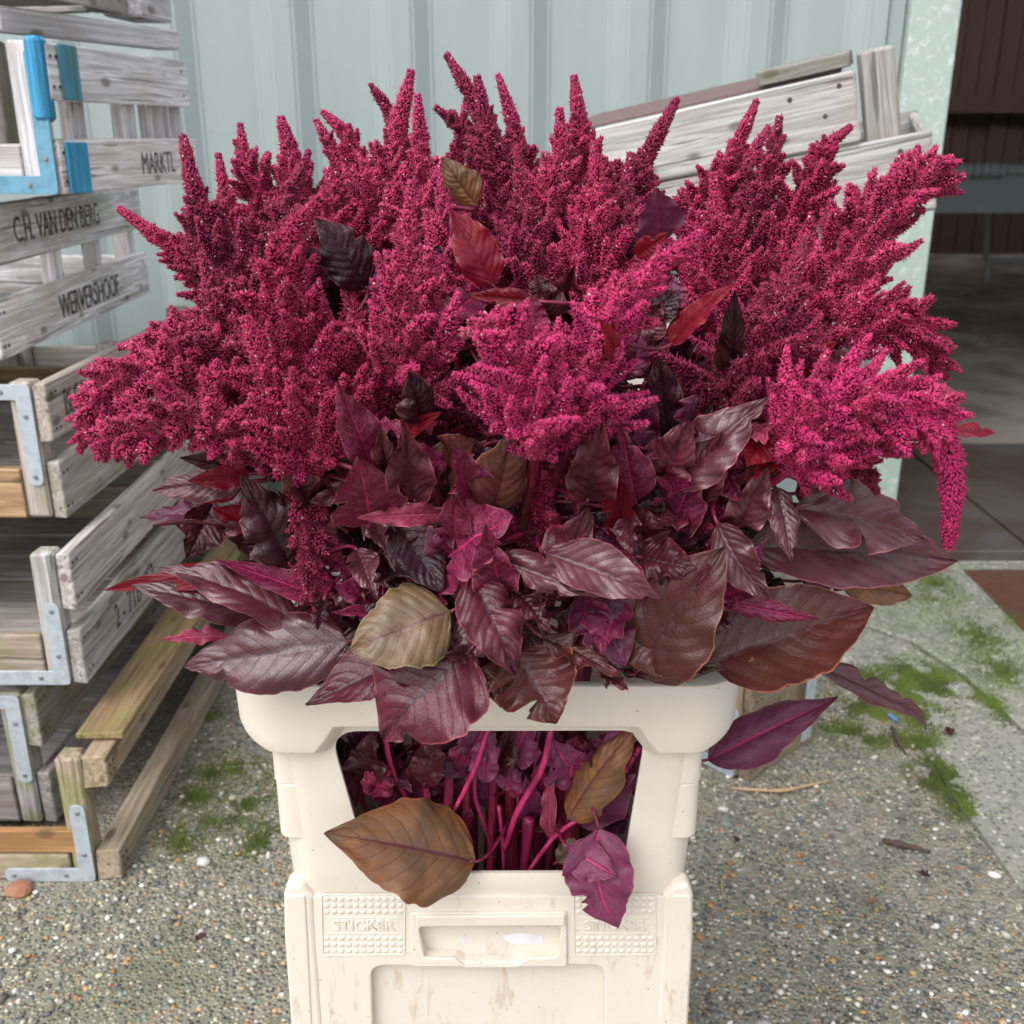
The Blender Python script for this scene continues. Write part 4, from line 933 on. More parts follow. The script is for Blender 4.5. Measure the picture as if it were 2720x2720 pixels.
PL = [
 # label, points (base ... tip) in sight-line coordinates with distance, n, Lmax, kwargs
 ('tall thick spire at the upper left, its tip level with the lettered crates', [(520,690,.84),(455,560,.83),(395,440,.83),(365,350,.83),(345,258,.84)], 46, .068, dict(rc=.0098, tint='deep', s_side=.68)),
 ('leftmost upper plume, blunt finger pointing at the lettered crate boards', [(540,620,.88),(430,540,.87),(330,470,.86),(226,395,.87)], 44, .062, dict(rc=.0082, tint='std')),
 ('front left plume with a thick bristly spike bending to the right over a grey leaf', [(585,800,.75),(565,690,.74),(540,560,.73),(545,450,.73),(608,372,.73)], 52, .072, dict(rc=.0105, tint='std', s_side=.74)),
 ('slim dark spike behind the thick bent one at left', [(560,620,.86),(540,480,.85),(545,380,.85),(583,285,.86)], 34, .050, dict(rc=.0060, tint='deep')),
 ('small pointed far plume left of centre, pale pink against the wall', [(540,480,.99),(490,370,.99),(462,300,.99),(453,235,1.0)], 30, .052, dict(rc=.0070, tint='far')),
 ('broad blunt far spike second from the left against the wall', [(590,470,.98),(570,380,.98),(550,300,.98),(530,222,.98)], 32, .055, dict(rc=.0108, tint='far')),
 ('far plume with short spikes leaning left under a thin bare sky gap', [(700,440,.97),(690,360,.97),(655,260,.97),(610,212,.98)], 36, .048, dict(rc=.0075, tint='std')),
 ('thin far spike leaning left beside the mint wall seam', [(680,400,.99),(640,310,.99),(597,228,1.0)], 18, .034, dict(rc=.0062, tint='far')),
 ('tall thick pale pink spire left of the highest one', [(720,470,.94),(735,360,.94),(752,240,.94),(776,135,.95)], 44, .060, dict(rc=.0098, tint='pink', s_side=.66)),
 ('thin sprig pointing up left beside the tall pale pink spire', [(760,300,.97),(735,215,.98),(700,160,.98)], 8, .018, dict(rc=.0052, tint='deep', s_side=.3)),
 ('pale narrow spike just right of the tall pink spire', [(800,460,.92),(795,330,.92),(788,180,.92)], 36, .048, dict(rc=.0075, tint='pink')),
 ('pink front plume left of centre, cone shaped with a rounded top', [(775,760,.76),(772,600,.75),(770,470,.75),(776,345,.75)], 60, .066, dict(rc=.0082, tint='pink')),
 ('highest spike of the bouquet, leaning left over the centre', [(950,430,.95),(930,300,.95),(898,200,.95),(843,103,.96)], 34, .050, dict(rc=.0082, tint='deep', s_side=.62)),
 ('dark thick spike just under the highest one', [(965,520,.92),(945,380,.92),(922,250,.92),(900,145,.92)], 48, .060, dict(rc=.0090, tint='deep', s_side=.75)),
 ('narrow far spike right of the highest one', [(1000,380,1.02),(975,260,1.02),(940,142,1.03)], 20, .034, dict(rc=.0065, tint='far', s_side=.62)),
 ('short sprig pointing left into the gap under the highest spike', [(930,330,.96),(880,250,.97),(822,203,.97)], 14, .026, dict(rc=.0062, tint='deep')),
 ('pale tipped short spike right of centre against the wall', [(1060,460,.91),(1058,330,.91),(1056,205,.91)], 38, .050, dict(rc=.0078, tint='pink')),
 ('tall spike right of centre, straight and thick against the wall', [(1100,480,.93),(1095,330,.93),(1092,230,.93),(1083,145,.94)], 44, .058, dict(rc=.0092, tint='std', s_side=.66)),
 ('curved spikes with a long one leaning right in front of the grey board end', [(1140,470,.92),(1180,370,.91),(1222,290,.91),(1277,188,.92)], 44, .052, dict(rc=.0080, tint='deep', s_side=.60)),
 ('dense dark plume filling the middle above the folded red leaf', [(1010,640,.86),(1000,520,.86),(990,400,.87),(975,290,.88)], 60, .066, dict(rc=.0085, tint='deep')),
 ('dense crimson plume right of the middle, below the pale tipped spike', [(1110,620,.85),(1120,500,.85),(1125,380,.86),(1120,270,.88)], 60, .066, dict(rc=.0085, tint='std')),
 ('dark plume between the centre and the purple pointed leaf', [(1180,600,.87),(1190,480,.87),(1180,380,.88),(1190,290,.89)], 46, .058, dict(rc=.0080, tint='deep')),
 ('bright front plume with a thick arm reaching up to the right', [(1075,830,.70),(1105,720,.69),(1160,610,.69),(1235,510,.69),(1322,440,.70)], 56, .056, dict(rc=.0092, tint='bright', s_side=.80)),
 ('front centre plume whose drooping top has faded to cream', [(1010,860,.68),(1000,760,.67),(985,670,.665),(945,620,.665),(872,628,.66)], 60, .056, dict(rc=.0088, tint='bright', s_side=.88, tiptint='pale', up=.4)),
 ('right back plume with a slender spire against the grey board', [(1310,520,.90),(1340,400,.90),(1385,290,.90),(1427,192,.91)], 50, .056, dict(rc=.0075, tint='std', s_side=.70)),
 ('right back plume with a dark upright spike and short side fingers', [(1390,560,.88),(1420,430,.88),(1452,320,.88),(1471,222,.89)], 46, .050, dict(rc=.0078, tint='deep', s_side=.85)),
 ('plume with a pale tipped spike curling right before the grey boards', [(1430,600,.86),(1490,460,.86),(1540,340,.86),(1560,280,.86),(1604,240,.87)], 46, .052, dict(rc=.0076, tint='std', s_side=.74)),
 ('thick straight spire reaching up right to the board end', [(1440,720,.82),(1520,570,.81),(1600,430,.81),(1668,355,.81),(1735,296,.82)], 58, .064, dict(rc=.0088, tint='std', s_side=.72)),
 ('pink comb-like plume curling right beside the dark doorway', [(1500,640,.80),(1600,520,.80),(1670,410,.79),(1720,355,.79),(1778,335,.79)], 50, .050, dict(rc=.0070, tint='pink', s_side=.94, grow=.45)),
 ('dense crimson plume filling the right half below the slender spire', [(1330,640,.86),(1340,520,.86),(1350,420,.87),(1345,330,.88)], 58, .064, dict(rc=.0085, tint='std')),
 ('dense dark front right plume above the wilted beige leaf', [(1400,800,.76),(1440,680,.75),(1480,560,.75),(1520,450,.77)], 64, .072, dict(rc=.0095, tint='deep')),
 ('plume arching right with its tip drooping before the dark floor', [(1440,760,.79),(1560,660,.77),(1660,610,.77),(1735,640,.77),(1786,712,.77)], 54, .040, dict(rc=.0072, tint='std', s_side=.93, grow=.4, up=.2)),
 ('bright pink plume at the lower right with a long hanging tail', [(1470,850,.72),(1560,770,.70),(1660,760,.68),(1760,800,.67),(1795,900,.67),(1790,1032,.67)], 62, .046, dict(rc=.0120, tint='bright', s_side=.60, grow=.35, up=.5, taper=.66)),
 ('second bright pink plume lying over the lower right, fingers pointing right', [(1500,880,.72),(1580,830,.70),(1680,800,.69),(1800,840,.68)], 50, .042, dict(rc=.0085, tint='bright', grow=.4, up=.3)),
 ('left lower plume lying outwards with a drooping dark end', [(480,840,.78),(370,750,.75),(260,700,.73),(200,760,.72),(150,850,.72)], 54, .036, dict(rc=.0072, tint='pink', s_side=.93, grow=.4, up=.2)),
 ('left lower plume ending in a cream coloured tip', [(520,880,.76),(420,800,.73),(320,790,.71),(250,815,.70),(190,842,.70)], 54, .036, dict(rc=.0078, tint='pink', s_side=.93, grow=.4, tiptint='pale', up=-.2)),
 ('left plume with fingers fanned towards the wooden crates', [(480,760,.80),(400,690,.78),(320,640,.77),(225,655,.77)], 42, .040, dict(rc=.0070, tint='pink', grow=.5)),
 ('dense front left plume low over the purple leaves', [(600,890,.73),(560,800,.72),(505,700,.71),(460,600,.71)], 60, .062, dict(rc=.0090, tint='std')),
 ('dense plume at left between the tall spire and the bent one', [(500,760,.80),(450,640,.79),(410,560,.79),(380,480,.79)], 58, .068, dict(rc=.0090, tint='deep')),
 ('small dark plume hanging low at left among the purple leaves', [(590,900,.745),(585,1000,.74),(595,1100,.74),(608,1195,.74)], 50, .022, dict(rc=.0062, tint='deep', grow=.1, up=-.1)),
 ('plume between the bent spike and the pink cone at left', [(665,800,.77),(670,720,.76),(670,620,.76),(650,520,.78)], 56, .062, dict(rc=.0085, tint='std')),
 ('far plume behind the grey leaf at upper left', [(650,560,.92),(640,460,.92),(630,380,.92),(620,320,.93)], 46, .056, dict(rc=.0085, tint='std')),
 ('far left plume behind the tall dark spire', [(500,600,.94),(460,480,.94),(430,400,.94),(412,292,.95)], 44, .054, dict(rc=.0070, tint='std')),
 ('plume under the front centre one, low between the leaves', [(1020,1010,.75),(1000,930,.74),(1010,860,.73),(1060,800,.73)], 40, .045, dict(rc=.0080, tint='std')),
 ('short plume poking up right between centre leaves', [(985,1060,.75),(1000,1020,.74),(1055,985,.73)], 26, .030, dict(rc=.0065, tint='deep')),
 ('dark plume low at right between the red leaves', [(1330,1030,.77),(1350,950,.76),(1400,880,.76),(1470,800,.76)], 48, .050, dict(rc=.0080, tint='deep')),
 ('small dark drooping sprig under the bright pink plume at right', [(1500,860,.76),(1560,850,.74),(1620,870,.74),(1655,930,.74)], 26, .028, dict(rc=.0060, tint='deep', grow=.3, up=0)),
 ('far right back plume behind the slender spire', [(1400,460,.95),(1400,380,.95),(1410,310,.96),(1450,240,.97)], 34, .046, dict(rc=.0070, tint='far')),
 ('far middle plume behind the dark thick spike', [(830,470,.98),(850,380,.98),(862,300,.99),(880,190,1.0)], 36, .046, dict(rc=.0068, tint='far')),
 ('plume just left of the pointed orange leaf', [(860,620,.86),(850,500,.86),(840,400,.87),(835,300,.88)], 50, .058, dict(rc=.0080, tint='pink')),
 ('filler plume in the heart of the bunch, left of the folded red leaf', [(800,900,.84),(800,780,.82),(790,640,.82)], 44, .060, dict(rc=.0080, tint='deep')),
 ('plume in the heart of the bunch, under the folded red leaf', [(930,860,.84),(925,760,.83),(920,640,.83)], 40, .056, dict(rc=.0080, tint='deep')),
 ('plume in the heart of the bunch, right of the front arm', [(1220,900,.84),(1240,780,.83),(1255,640,.84)], 46, .060, dict(rc=.0080, tint='deep')),
 ('plume in the shade behind the upright gray folded leaf', [(1330,880,.86),(1340,760,.85),(1350,620,.86)], 46, .060, dict(rc=.0080, tint='deep')),
 ('plume in the shade at left between stems and crates', [(640,900,.86),(600,780,.86),(560,660,.87)], 44, .060, dict(rc=.0080, tint='deep')),
 ('shaded plume behind the front centre one', [(1060,900,.86),(1070,780,.86),(1080,620,.87)], 44, .060, dict(rc=.0080, tint='deep')),
 ('shaded plume behind the dense right front one', [(1500,860,.84),(1540,740,.84),(1590,620,.85)], 44, .056, dict(rc=.0080, tint='deep')),
]
for lab, pts, n, Lm, kw in PL: plume(lab, pts, n, Lm, **kw)

# ---- leaves
def leaf_mesh(B, T, W, nrm, bow=.0, fold=.25, curl=.0, wave=.10, seed=0, tear=0.0, tipcurl=.0, skew=0.0, shape=0, twist=0.0, ns=34, nh=10):
    rs = random.Random(seed); ax = T-B; L = ax.length; t0 = ax/L
    n0 = (nrm - t0*nrm.dot(t0)); n0 = n0.normalized() if n0.length > 1e-4 else Vector((0, -1, 0)); s0 = t0.cross(n0)
    V = []; UV = []; ph = [rs.uniform(0, 6.28) for _ in range(8)]
    kk = [rs.uniform(1.6, 3.2), rs.uniform(3.4, 5.5)]
    notch = [(rs.choice((-1, 1)), rs.uniform(.25, .9), rs.uniform(.025, .07), rs.uniform(.35, .9)) for _ in range(int(tear*4+.5))]
    for i in range(ns+1):
        s = i/ns
        if shape == 0: w = (s**.58)*((1-s)**1.15)*2.95
        elif shape == 1: w = (s**.46)*((1-s)**1.0)*2.55
        else: w = (s**.7)*((1-s)**1.2)*3.5
        w = w*.5*W + .0006
        c = B + ax*s + n0*(bow*L*(4*s*(1-s))) + n0*(-tipcurl*L*max(0, s-.6)**2*3)
        c += s0*(skew*L*math.sin(s*math.pi))
        tw = twist*(s-.3); side = s0*math.cos(tw) + n0*math.sin(tw); nn = n0*math.cos(tw) - s0*math.sin(tw)
        for j in range(-nh, nh+1):
            t = j/nh; sg = 1 if t >= 0 else -1; a = abs(t)
            wl = w*(1 + .075*mnoise.noise(Vector((s*34, sg*3.1, seed))) + .08*mnoise.noise(Vector((s*14, sg*3.1, seed+.3))) + .16*mnoise.noise(Vector((s*4, sg*7.7, seed+.5))))
            for (ns_, nc, nw, nd) in notch:
                if ns_ == sg:
                    dd = abs(s-nc)/nw
                    if dd < 1: wl *= 1 - nd*(1-dd**1.5)*.75
            x = wl*a; 
            z = x*math.sin(fold) + curl*x*a*a*1.2
            x2 = x*math.cos(fold)*(1-.25*min(1, abs(curl))*a*a)
            z += wave*w*a*a*(math.sin(s*6.28*kk[0]+ph[1+(sg > 0)]) + .5*math.sin(s*6.28*kk[1]+ph[3+(sg > 0)]))*1.1
            z += .05*W*mnoise.noise(Vector((s*4+seed, t*1.6, 1.7))) + .014*W*mnoise.noise(Vector((s*14+seed, t*6, .7)))
            fr = abs(((s*9 - (a**1.25)*2.0 + (.37 if sg > 0 else 0)) % 1)-.5)*2
            z += min(.0007, .015*W)*(fr**.6-.7)*min(1, a*5)*min(1, (1-a)*5+.2)
            z -= .0012*max(0, 1-a*7)
            fwd = t0*(x*.16)
            V.append(c + side*(sg*x2) + nn*z + fwd); UV.append((s, t*.5+.5))
    m = 2*nh+1; F = []
    for i in range(ns):
        for j in range(m-1): F.append((i*m+j, i*m+j+1, (i+1)*m+j+1, (i+1)*m+j))
    return mesh_np('leaf', [v[:] for v in V], np.array(F), uv=UV)
CAMP = Vector((0, 0, CAM_H))
def Yf(u, v):
    a = max(0, 1-((u-1330)/1300)**2)
    y = .93 - .205*math.sqrt(a)
    return y
NLEAF = [0]
LCLR = {'olive': 'olive grey leaf', 'orange': 'orange brown leaf', 'pink': 'pink curled leaf', 'purple': 'purple leaf showing its underside', 'red': 'glowing red leaf'}
def leaf(bu, bv, tu, tv, w, cls, dy=0.0, tz=-.02, fold=.22, curl=.0, bow=.06, wave=.10, tear=0.0, tip=.0, roll=0.0, skew=0.0, shape=0, twist=0.0, pet=True, Yb=None, Yt=None, face=1, tilt=0.15, label=None):
    NLEAF[0] += 1; seed = NLEAF[0]
    yb = (Yb if Yb else Yf(bu, bv)+dy+.012); yt = (Yt if Yt else Yf(tu, tv)+dy+tz)
    B, T = S(bu, bv, yb), S(tu, tv, yt); mid = (B+T)/2; zc = mid.y*CP + (CAM_H-mid.z)*SP
    W = w/2780*zc*1.17; roll += (random.Random(seed*7).uniform(-.38, .38) if roll == 0.0 and w < 200 else 0); wave *= 1.45; curl = curl or random.Random(seed*3).uniform(-.45, .15); tear = tear or random.Random(seed*5).choice((0, .3, .3, .5)); fold += random.Random(seed*9).uniform(-.05, .16)
    view = (CAMP-mid).normalized(); nrm = (view + Vector((0, 0, tilt*2))).normalized()
    t0 = (T-B).normalized(); nrm = Matrix.Rotation(roll, 3, t0) @ nrm
    me = leaf_mesh(B, T, W, nrm, bow, fold, curl, wave, seed, tear, tip, skew, shape, twist)
    best = None
    for st, low, P in STEMS:
        for k in range(6, len(low)-6):
            p = low[k]
            if p.z < B.z-.002:
                d = (p-B).length + max(0, (B.z-p.z)-.10)*1.5
                if d > .02 and (best is None or d < best[0]): best = (d, st, p, k, low)
    d, st, p, k, low = best
    o = link_world('leaf', me, LM[cls], st, smooth=True)
    if cls in LCLR: o['label'] = label or LCLR[cls]
    q = low[min(k+2, len(low)-1)]; tq = (q-p).normalized(); p1 = p + tq*d*.38; p2 = B - (T-B).normalized()*min(d*.35, .03); e = B + (T-B)*.04 - nrm*.0012
    run = [((1-h)**3)*p + 3*h*(1-h)**2*p1 + 3*h*h*(1-h)*p2 + h**3*e for h in [i/13 for i in range(14)]]
    pm = link_world('petiole', tube(run, lambda t: .0021-.0006*t, 6), STEM, o, (.62, .5, .6, 1))
    return o
A = leaf
# left side
A(650,1280,404,1303,92,'mauve',.02,fold=.3); A(665,1258,500,1277,58,'red',-.005,fold=.4); A(640,1290,500,1326,60,'red',.035,fold=.1)
A(690,1240,478,1216,62,'dark',.01,fold=.3); A(770,1500,640,1262,150,'night',-.01,fold=.25,curl=-.3,wave=.14); A(700,1420,405,1395,34,'dark',.03,fold=.9,roll=1.0)
A(690,1400,565,1350,74,'red',.05); A(700,1480,605,1430,56,'mauve',.06); A(740,1520,278,1568,70,'red',.03,fold=.5,wave=.18)
A(800,1660,420,1508,118,'mauve',-.012,fold=.28,wave=.12,bow=.1); A(680,1640,350,1556,112,'mauve',.015,fold=.1,bow=.04,tilt=.3)
A(600,1690,432,1700,48,'pink',.02,fold=.5,wave=.25); A(925,1706,490,1770,190,'mauve',-.02,fold=.16,bow=.07,wave=.07,shape=1,tilt=.3)
A(905,1605,575,1487,76,'mag',.005,fold=.5); A(800,1575,596,1500,100,'night',.03); A(880,1305,785,1362,42,'dark',-.01,fold=.6,curl=.6); A(760,1360,740,1305,36,'mauve',.0)
A(985,1390,952,1214,165,'mag',-.05,fold=.15,shape=1,wave=.08); A(990,1240,895,1015,120,'mag',-.05,fold=.3)
A(1010,1600,890,1560,96,'mag',.0,fold=.3); A(1045,1635,880,1628,50,'mag',-.015,fold=.7,wave=.2); A(1190,1225,1022,1228,92,'mag',-.02,fold=.35,wave=.2,tear=.6,twist=.8)
A(1050,1150,1172,1095,56,'red',-.01,fold=.5,roll=.5); A(1120,1120,1085,985,110,'night',-.03); A(1030,1110,1020,1075,40,'mauve',-.0)
# taller leaves rising between the front plumes
A(1100,1330,1075,1120,120,'dark',-.045,fold=.35,wave=.16); A(1030,1290,1010,1130,90,'mauve',-.04,fold=.4); A(1560,1330,1600,1120,130,'dark',-.045,fold=.3,wave=.16); A(1690,1330,1650,1130,120,'mag',-.035,fold=.3)
A(1850,1330,1920,1150,120,'dark',-.03,fold=.35); A(1240,1330,1200,1180,110,'mag',-.04,fold=.4,wave=.2); A(820,1330,760,1180,100,'dark',-.02,fold=.3); A(1960,1400,2040,1240,110,'mauve',-.03,fold=.4,wave=.18)
A(1480,1540,1560,1350,140,'dark',-.04,fold=.3,wave=.18); A(1330,1560,1290,1390,120,'mag',-.05,fold=.35,wave=.18); A(1780,1640,1880,1500,130,'dark',-.05,fold=.3,wave=.18)
# centre
A(1190,1262,1262,1168,130,'brown',-.02,tear=.8,shape=1); A(1300,1370,1362,1148,150,'brown',-.035,fold=.25,curl=-.4,shape=1,wave=.08); A(1370,1370,1432,1190,70,'brown',-.01,fold=.6)
A(1195,1475,1362,1372,190,'mag',-.035,fold=.12,shape=1,wave=.10,twist=.4); A(1215,1600,1330,1440,120,'mag',-.02,fold=.4,skew=-.08); A(1215,1470,1208,1296,90,'mag',-.03,fold=.2)
A(1050,1385,1175,1570,140,'night',-.012,fold=.2,curl=-.2,shape=1); A(1175,1365,948,1375,62,'pink',-.035,fold=.55,wave=.22,tear=.4)
A(985,1615,905,1500,120,'mag',.02,fold=.2); A(1160,1560,1085,1470,80,'deep',.03)
A(1196,1625,930,1728,205,'olive',-.055,tear=.01,fold=.14,shape=1,bow=.09,wave=.06,curl=-.25); A(1250,1735,1180,1742,50,'mauve',-.05,fold=.3)
A(1250,1725,1010,1962,270,'dark',-.055,fold=.10,shape=1,bow=.12,wave=.06,tear=.5,tip=.1); A(1180,1720,812,1872,150,'dark',-.045,fold=.2,shape=2,bow=.05,wave=.1)
A(1370,1730,1478,1922,200,'brown',-.052,fold=.10,shape=1,tear=1.0,wave=.12); A(1330,1750,1330,1880,110,'brown',-.045,tear=1.0,fold=.2)
A(1250,1535,1368,1795,165,'dark',-.06,fold=.28,bow=.10,wave=.10,curl=-.3,tear=.4); A(1275,1600,1245,1795,110,'mauve',-.03,fold=.2)
A(1310,1478,1600,1585,92,'mauve',-.055,fold=.3,wave=.3,tear=.8,twist=.6); A(1450,1468,1755,1590,120,'mauve',-.06,fold=.28,bow=.12,wave=.12)
A(1370,1570,1462,1680,76,'dark',-.05,wave=.25,tear=.5); A(1560,1560,1660,1770,150,'deep',-.035,fold=.15,shape=1,tear=.5); A(1640,1600,1600,1740,110,'mag',-.04,tear=.4,wave=.2)
A(1440,1690,1650,1802,86,'brown',-.05,fold=.4,wave=.28,tear=.8); A(1600,1790,1668,1832,50,'brown',-.055,wave=.3,tear=1.0)
A(1490,1450,1470,1300,150,'night',.03); A(1650,1420,1582,1195,90,'red',-.02,fold=.5,curl=.3,skew=.06); A(1590,1400,1715,1500,110,'deep',-.015,fold=.3)
A(1610,1260,1738,1045,140,'deep',.01,fold=.12,shape=1); A(1600,1140,1672,1085,76,'red',-.03,wave=.2,tear=.5); A(1640,1165,1670,1150,34,'pale' if 'pale' in LM else 'mauve',-.035)
A(1775,1160,1750,950,115,'night',-.0,fold=.15,shape=1,tilt=.0); A(1780,1290,2042,1055,150,'mauve',-.035,fold=.35,wave=.12,curl=-.2,bow=.08); A(1740,1290,1830,1120,140,'dark',-.03,fold=.2,shape=1)
A(1780,1410,1868,1222,130,'mag',-.02,fold=.25); A(1745,1400,1890,1420,110,'deep',.01); A(2030,1130,1985,1238,120,'red',-.035,fold=.15,tear=.5,shape=1,wave=.12,label='curled red leaf with a beige dry patch')
A(2025,1128,2030,1180,64,'pink',-.045,wave=.3,tear=.8,label='beige wilted leaf end'); LBEIGE = bpy.data.objects[-1] if False else None
A(2100,1190,2005,1272,74,'red',-.03,fold=.35); A(2185,1178,2290,1225,72,'mauve',-.03,fold=.3); A(2180,1180,2165,1255,50,'red',-.035)
A(2060,1292,2102,1492,92,'mauve',-.04,fold=.3,curl=-.4,tear=.3); A(2110,1350,2455,1432,165,'mauve',-.035,fold=.24,wave=.12,bow=.08,shape=0,tear=.3)
A(1985,1450,2545,1490,190,'mauve',-.02,fold=.18,bow=.05,wave=.06); A(1880,1760,2322,1612,245,'brown',-.03,fold=.16,bow=.05,wave=.05,shape=1)
A(1690,1790,1926,1452,235,'brown',-.05,tear=.01,fold=.12,bow=.08,wave=.05,shape=1,curl=-.2); A(1720,1600,1750,1800,200,'brown',-.04,fold=.12,shape=1)
A(1905,1390,2045,1592,105,'mauve',-.055,fold=.4,wave=.16,tear=.3,skew=.05); A(1930,1600,2174,1645,56,'mag',-.05,fold=.3); A(1900,1590,2010,1560,90,'mag',-.03)
A(1700,1480,1850,1512,120,'dark',-.045,fold=.25,wave=.2,tear=.4); A(1650,1780,1938,1775,100,'brown',-.03,fold=.2,wave=.12,tear=.5)
A(2120,1750,2490,1928,78,'mauve',.03,fold=.45,bow=.10,tip=.15,skew=.05); A(2230,1540,2428,1585,82,'orange',.03,fold=.2,tip=.1)
A(1880,2020,2226,1852,128,'purple',.10,fold=.14,bow=.05); A(2440,1060,2556,1050,62,'pink',0,Yb=.74,Yt=.745); A(2535,1146,2642,1150,44,'red',0,Yb=.72,Yt=.725)
A(1780,915,1952,752,66,'red',-.045,fold=.5,wave=.1,label='upright bright red folded leaf'); A(1945,960,1952,770,62,'night',-.04,fold=.2,wave=.14); A(1925,980,1900,900,40,'brown',-.03)
A(1745,650,1745,498,116,'purple',-.0,fold=.2,shape=2); A(1690,680,1775,618,64,'red',-.03,fold=.3); A(2120,985,2222,908,52,'red',-.03); A(2190,980,2290,925,66,'mauve',-.03,tear=.4)
A(1265,545,1173,420,88,'orange',.03,fold=.12,Yb=.84,Yt=.83); A(1310,760,1192,556,124,'red',-.01,fold=.22,bow=.08,Yb=.80,Yt=.80); A(1420,800,1238,783,60,'red',-.02,fold=.5,Yb=.76,Yt=.76)
A(1400,905,1412,780,92,'mag',-.02,fold=.2,Yb=.75,Yt=.75); A(1440,790,1425,728,56,'dark',.0,Yb=.78,Yt=.78); A(975,765,838,578,142,'night',-.01,fold=.25,bow=.12,Yb=.77,Yt=.755,curl=-.3,tilt=.3)
A(1640,960,1590,845,56,'red',-.06); A(1720,860,1810,760,80,'night',.02,Yb=.80,Yt=.80)
# small crumpled leaves at the front
rf = random.Random(21)
for i in range(62):
    u = rf.uniform(850, 1980); v = rf.uniform(1120, 1680); a = rf.uniform(0, 6.28); l = rf.uniform(60, 150)
    A(u, v, u + l*math.cos(a), v + l*abs(math.sin(a))*rf.choice((1, 1, -.6)), rf.uniform(50, 115), rf.choice(['dark', 'mauve', 'mag', 'deep', 'brown', 'mag', 'mauve', 'dark', 'night']), rf.uniform(-.035, .02), fold=rf.uniform(.2, .7), wave=rf.uniform(.15, .3), curl=rf.uniform(-.6, .4), tear=rf.choice([0, .5, .9]), roll=rf.uniform(-.9, .9), twist=rf.uniform(-.8, .8), shape=rf.choice([0, 1]))
for i in range(16):
    u = rf.uniform(940, 1660); v = rf.uniform(2000, 2120); A(u, v, u+rf.uniform(-70, 70), v-rf.uniform(50, 160), rf.uniform(70, 120), rf.choice(['purple', 'purple', 'mag', 'dark']), 0, Yb=rf.uniform(.796, .83), Yt=rf.uniform(.796, .82), tilt=0, fold=.3, wave=.2)
for i in range(30):
    u = rf.uniform(930, 1680); v = rf.uniform(1990, 2230); A(u, v, u+rf.uniform(-60, 60), v-rf.uniform(40, 150), rf.uniform(50, 110), rf.choice(['purple', 'deep', 'deep', 'dark', 'mag', 'night']), 0, Yb=rf.uniform(.805, .90), Yt=rf.uniform(.805, .90), tilt=0, fold=.3, wave=.2)
# inside the collar window
A(1262,2290,861,2212,228,'orange',0,tear=.01,fold=.13,bow=.06,wave=.05,shape=1,curl=-.2,Yb=.775,Yt=.735,tilt=.1,label='large olive and orange leaf hanging out of the window')
A(1590,2200,1642,2465,160,'purple',0,fold=.25,shape=1,Yb=.772,Yt=.745,tilt=.0,skew=.1,tear=.4,label='purple leaf hanging out of the window'); A(1510,2250,1640,2330,90,'purple',0,Yb=.77,Yt=.745,fold=.2)
A(1510,2175,1690,1925,122,'orange',0,tear=.01,fold=.14,shape=1,Yb=.80,Yt=.79,tilt=0); A(1545,2195,1725,1940,110,'purple',0,fold=.15,Yb=.83,Yt=.82,tilt=0)
A(1255,2055,1195,1915,150,'purple',0,shape=1,Yb=.84,Yt=.84,tilt=0); A(1400,2030,1480,1920,140,'purple',0,shape=1,Yb=.85,Yt=.85,tilt=0); A(960,1960,945,2140,92,'purple',0,Yb=.85,Yt=.84,tilt=0,fold=.3)
A(1430,2110,1450,1985,60,'mag',0,Yb=.83,Yt=.83,tilt=0); A(1360,1975,1350,2060,40,'olive',0,Yb=.82,Yt=.82,tilt=0); A(1300,2150,1285,2020,70,'purple',0,Yb=.87,Yt=.87,tilt=0)
A(1460,2230,1468,2020,40,'pink',0,Yb=.81,Yt=.81,tilt=0,wave=.3,tear=.8); A(1480,2290,1560,2230,60,'olive',0,Yb=.81,Yt=.81,tilt=0); A(1375,2120,1355,2030,44,'mag',0,Yb=.82,Yt=.82,tilt=0)
A(930,2080,905,1960,60,'deep',0,Yb=.88,Yt=.88,tilt=0); A(1600,2080,1580,1960,70,'night',0,Yb=.88,Yt=.88,tilt=0)
# leaves deeper in the bunch
rf = random.Random(11)
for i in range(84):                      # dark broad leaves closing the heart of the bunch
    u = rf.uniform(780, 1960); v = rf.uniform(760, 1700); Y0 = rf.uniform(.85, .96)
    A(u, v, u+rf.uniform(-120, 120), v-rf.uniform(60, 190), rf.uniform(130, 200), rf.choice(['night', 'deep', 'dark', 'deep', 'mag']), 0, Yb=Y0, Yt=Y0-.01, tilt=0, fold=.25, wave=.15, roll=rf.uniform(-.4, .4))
for i in range(78):
    u = rf.uniform(560, 2150); v = rf.uniform(1130, 1740); a = rf.uniform(-.9, .9) + (math.pi if u < 1300 else 0)*.0
    out = (u-1330)/900; dx = out*160 + rf.uniform(-110, 110); dv = rf.uniform(-90, 150)
    A(u, v, u+dx, v+dv, rf.uniform(80, 150), rf.choice(['dark', 'night', 'deep', 'deep', 'night', 'mag', 'brown']), rf.uniform(.045, .12), fold=rf.uniform(.1, .4), wave=.15, tear=rf.choice([0, 0, .4]), shape=rf.choice([0, 1]), roll=rf.uniform(-.6, .6))
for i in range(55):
    u = rf.uniform(800, 2050); v = rf.uniform(760, 1300); A(u, v, u+rf.uniform(-80, 80), v-rf.uniform(40, 150), rf.uniform(80, 130), rf.choice(['dark', 'night', 'deep', 'mag', 'night']), 0, Yb=rf.uniform(.80, .92), Yt=rf.uniform(.80, .92), roll=rf.uniform(-.5, .5))

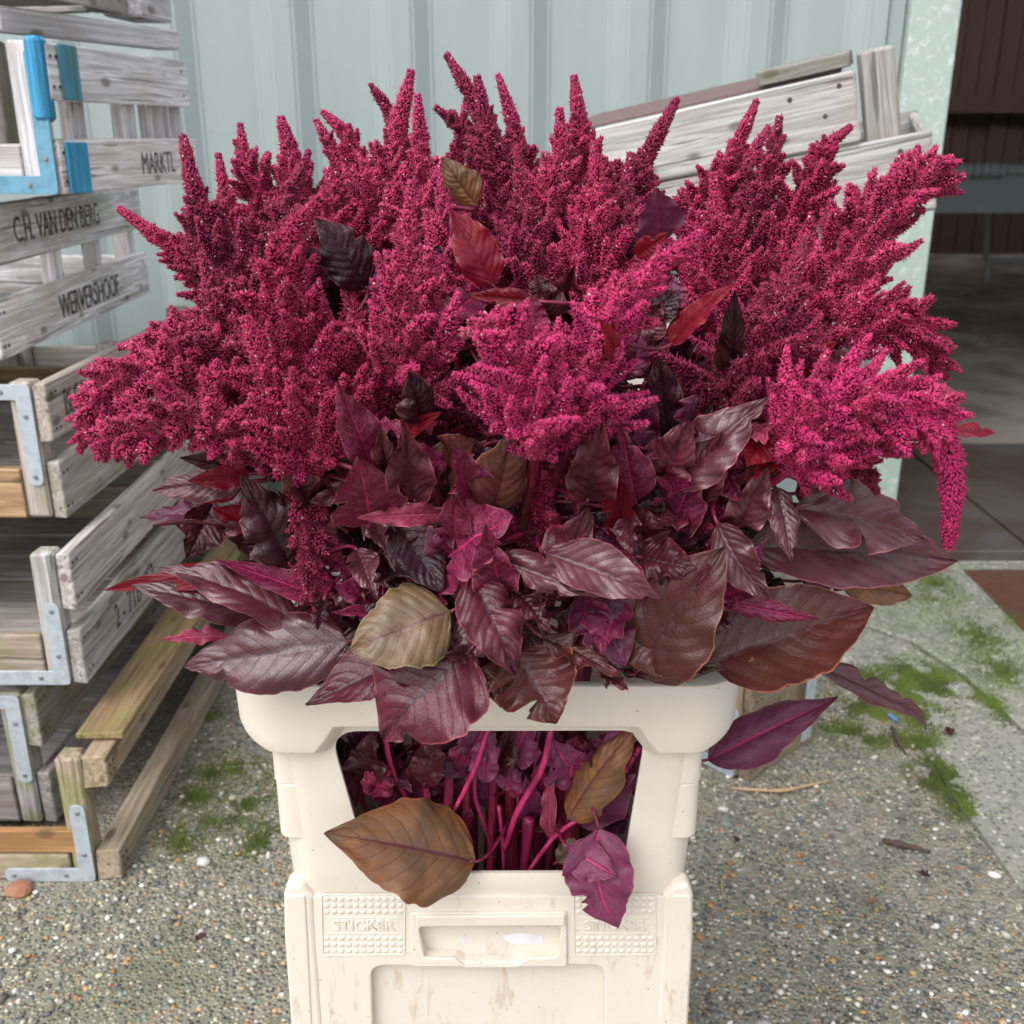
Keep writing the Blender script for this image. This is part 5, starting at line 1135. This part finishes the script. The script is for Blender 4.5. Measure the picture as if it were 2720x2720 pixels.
for a in ((1730, 1000, 1655, 840, 130), (1640, 1010, 1705, 880, 110), (1590, 1000, 1625, 870, 110), (1700, 900, 1760, 800, 90), (1080, 1210, 990, 1090, 120), (1150, 1180, 1100, 1060, 100), (1470, 860, 1420, 740, 110)):
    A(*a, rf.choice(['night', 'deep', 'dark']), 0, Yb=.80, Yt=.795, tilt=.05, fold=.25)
# bright petioles and side shoots slanting across the window
for (pts, r, c) in (([(1300,1930,.80),(1262,2040,.80),(1208,2150,.805)], .0026, 1.9), ([(1466,1930,.80),(1440,2040,.80),(1372,2160,.81),(1340,2260,.82)], .0034, 1.7), ([(1022,1955,.81),(1040,2040,.81),(1080,2120,.82)], .0030, 1.5),
        ([(1268,2010,.82),(1262,2110,.82),(1290,2200,.82),(1322,2300,.83)], .0026, .9), ([(1700,1985,.795),(1600,2130,.80),(1480,2215,.80),(1400,2320,.81)], .0026, 1.8), ([(1130,1960,.83),(1128,2060,.83),(1140,2180,.83)], .0045, 1.2), ([(1385,1960,.84),(1384,2100,.84),(1350,2300,.85)], .0042, .9), ([(1195,2020,.84),(1190,2120,.84),(1180,2200,.84)], .0050, 1.1), ([(1405,2170,.83),(1398,2250,.83),(1390,2320,.83)], .006, 1.0), ([(930,2010,.85),(960,2120,.85),(1000,2200,.86)], .003, .9), ([(1325,2140,.82),(1335,2230,.82),(1338,2320,.82)], .0022, 1.2)):
    P = [S(*p) for p in pts]; st = min(STEMS, key=lambda q: min((q[1][k]-P[1]).length for k in range(4, 24)))[0]
    link_world('side_shoot', tube(spline(P, 12), lambda t: r*(1-.25*t), 8), STEM, st, (c, c*.8, c*1.0, 1))

for (u, v, l, an, cl, nm, lab) in ((2525, 1955, .030, 1.4, 'brown', 'fallen_leaf', 'small dry brown leaf fallen on the grey slab'), (2300, 2402, .022, .3, 'olive', 'fallen_leaf', 'small yellowish leaf scrap lying on the gravel at right'), (1962, 2238, .016, 2.0, 'brown', 'fallen_leaf', 'reddish leaf scrap on the gravel close to the bucket'), (520, 2500, .018, .8, 'brown', 'fallen_leaf', 'brown leaf scrap on the gravel left of the bucket'), (2470, 2330, .020, 2.6, 'night', 'fallen_leaf', 'dark wet leaf scrap on the gravel near the slab edge')):
    p = Zp(u, v, .017); me = leaf_mesh(Vector((0, 0, 0)), Vector((l*math.cos(an), l*math.sin(an), .002)), l*.6, Vector((0, 0, 1)), fold=.3, wave=.3, seed=int(u), curl=.4, ns=14, nh=4)
    tag(link(nm, me, LM[cl], smooth=True, mw=Matrix.Translation(p)), lab, 'leaf', 'leaf scraps lying on the ground')
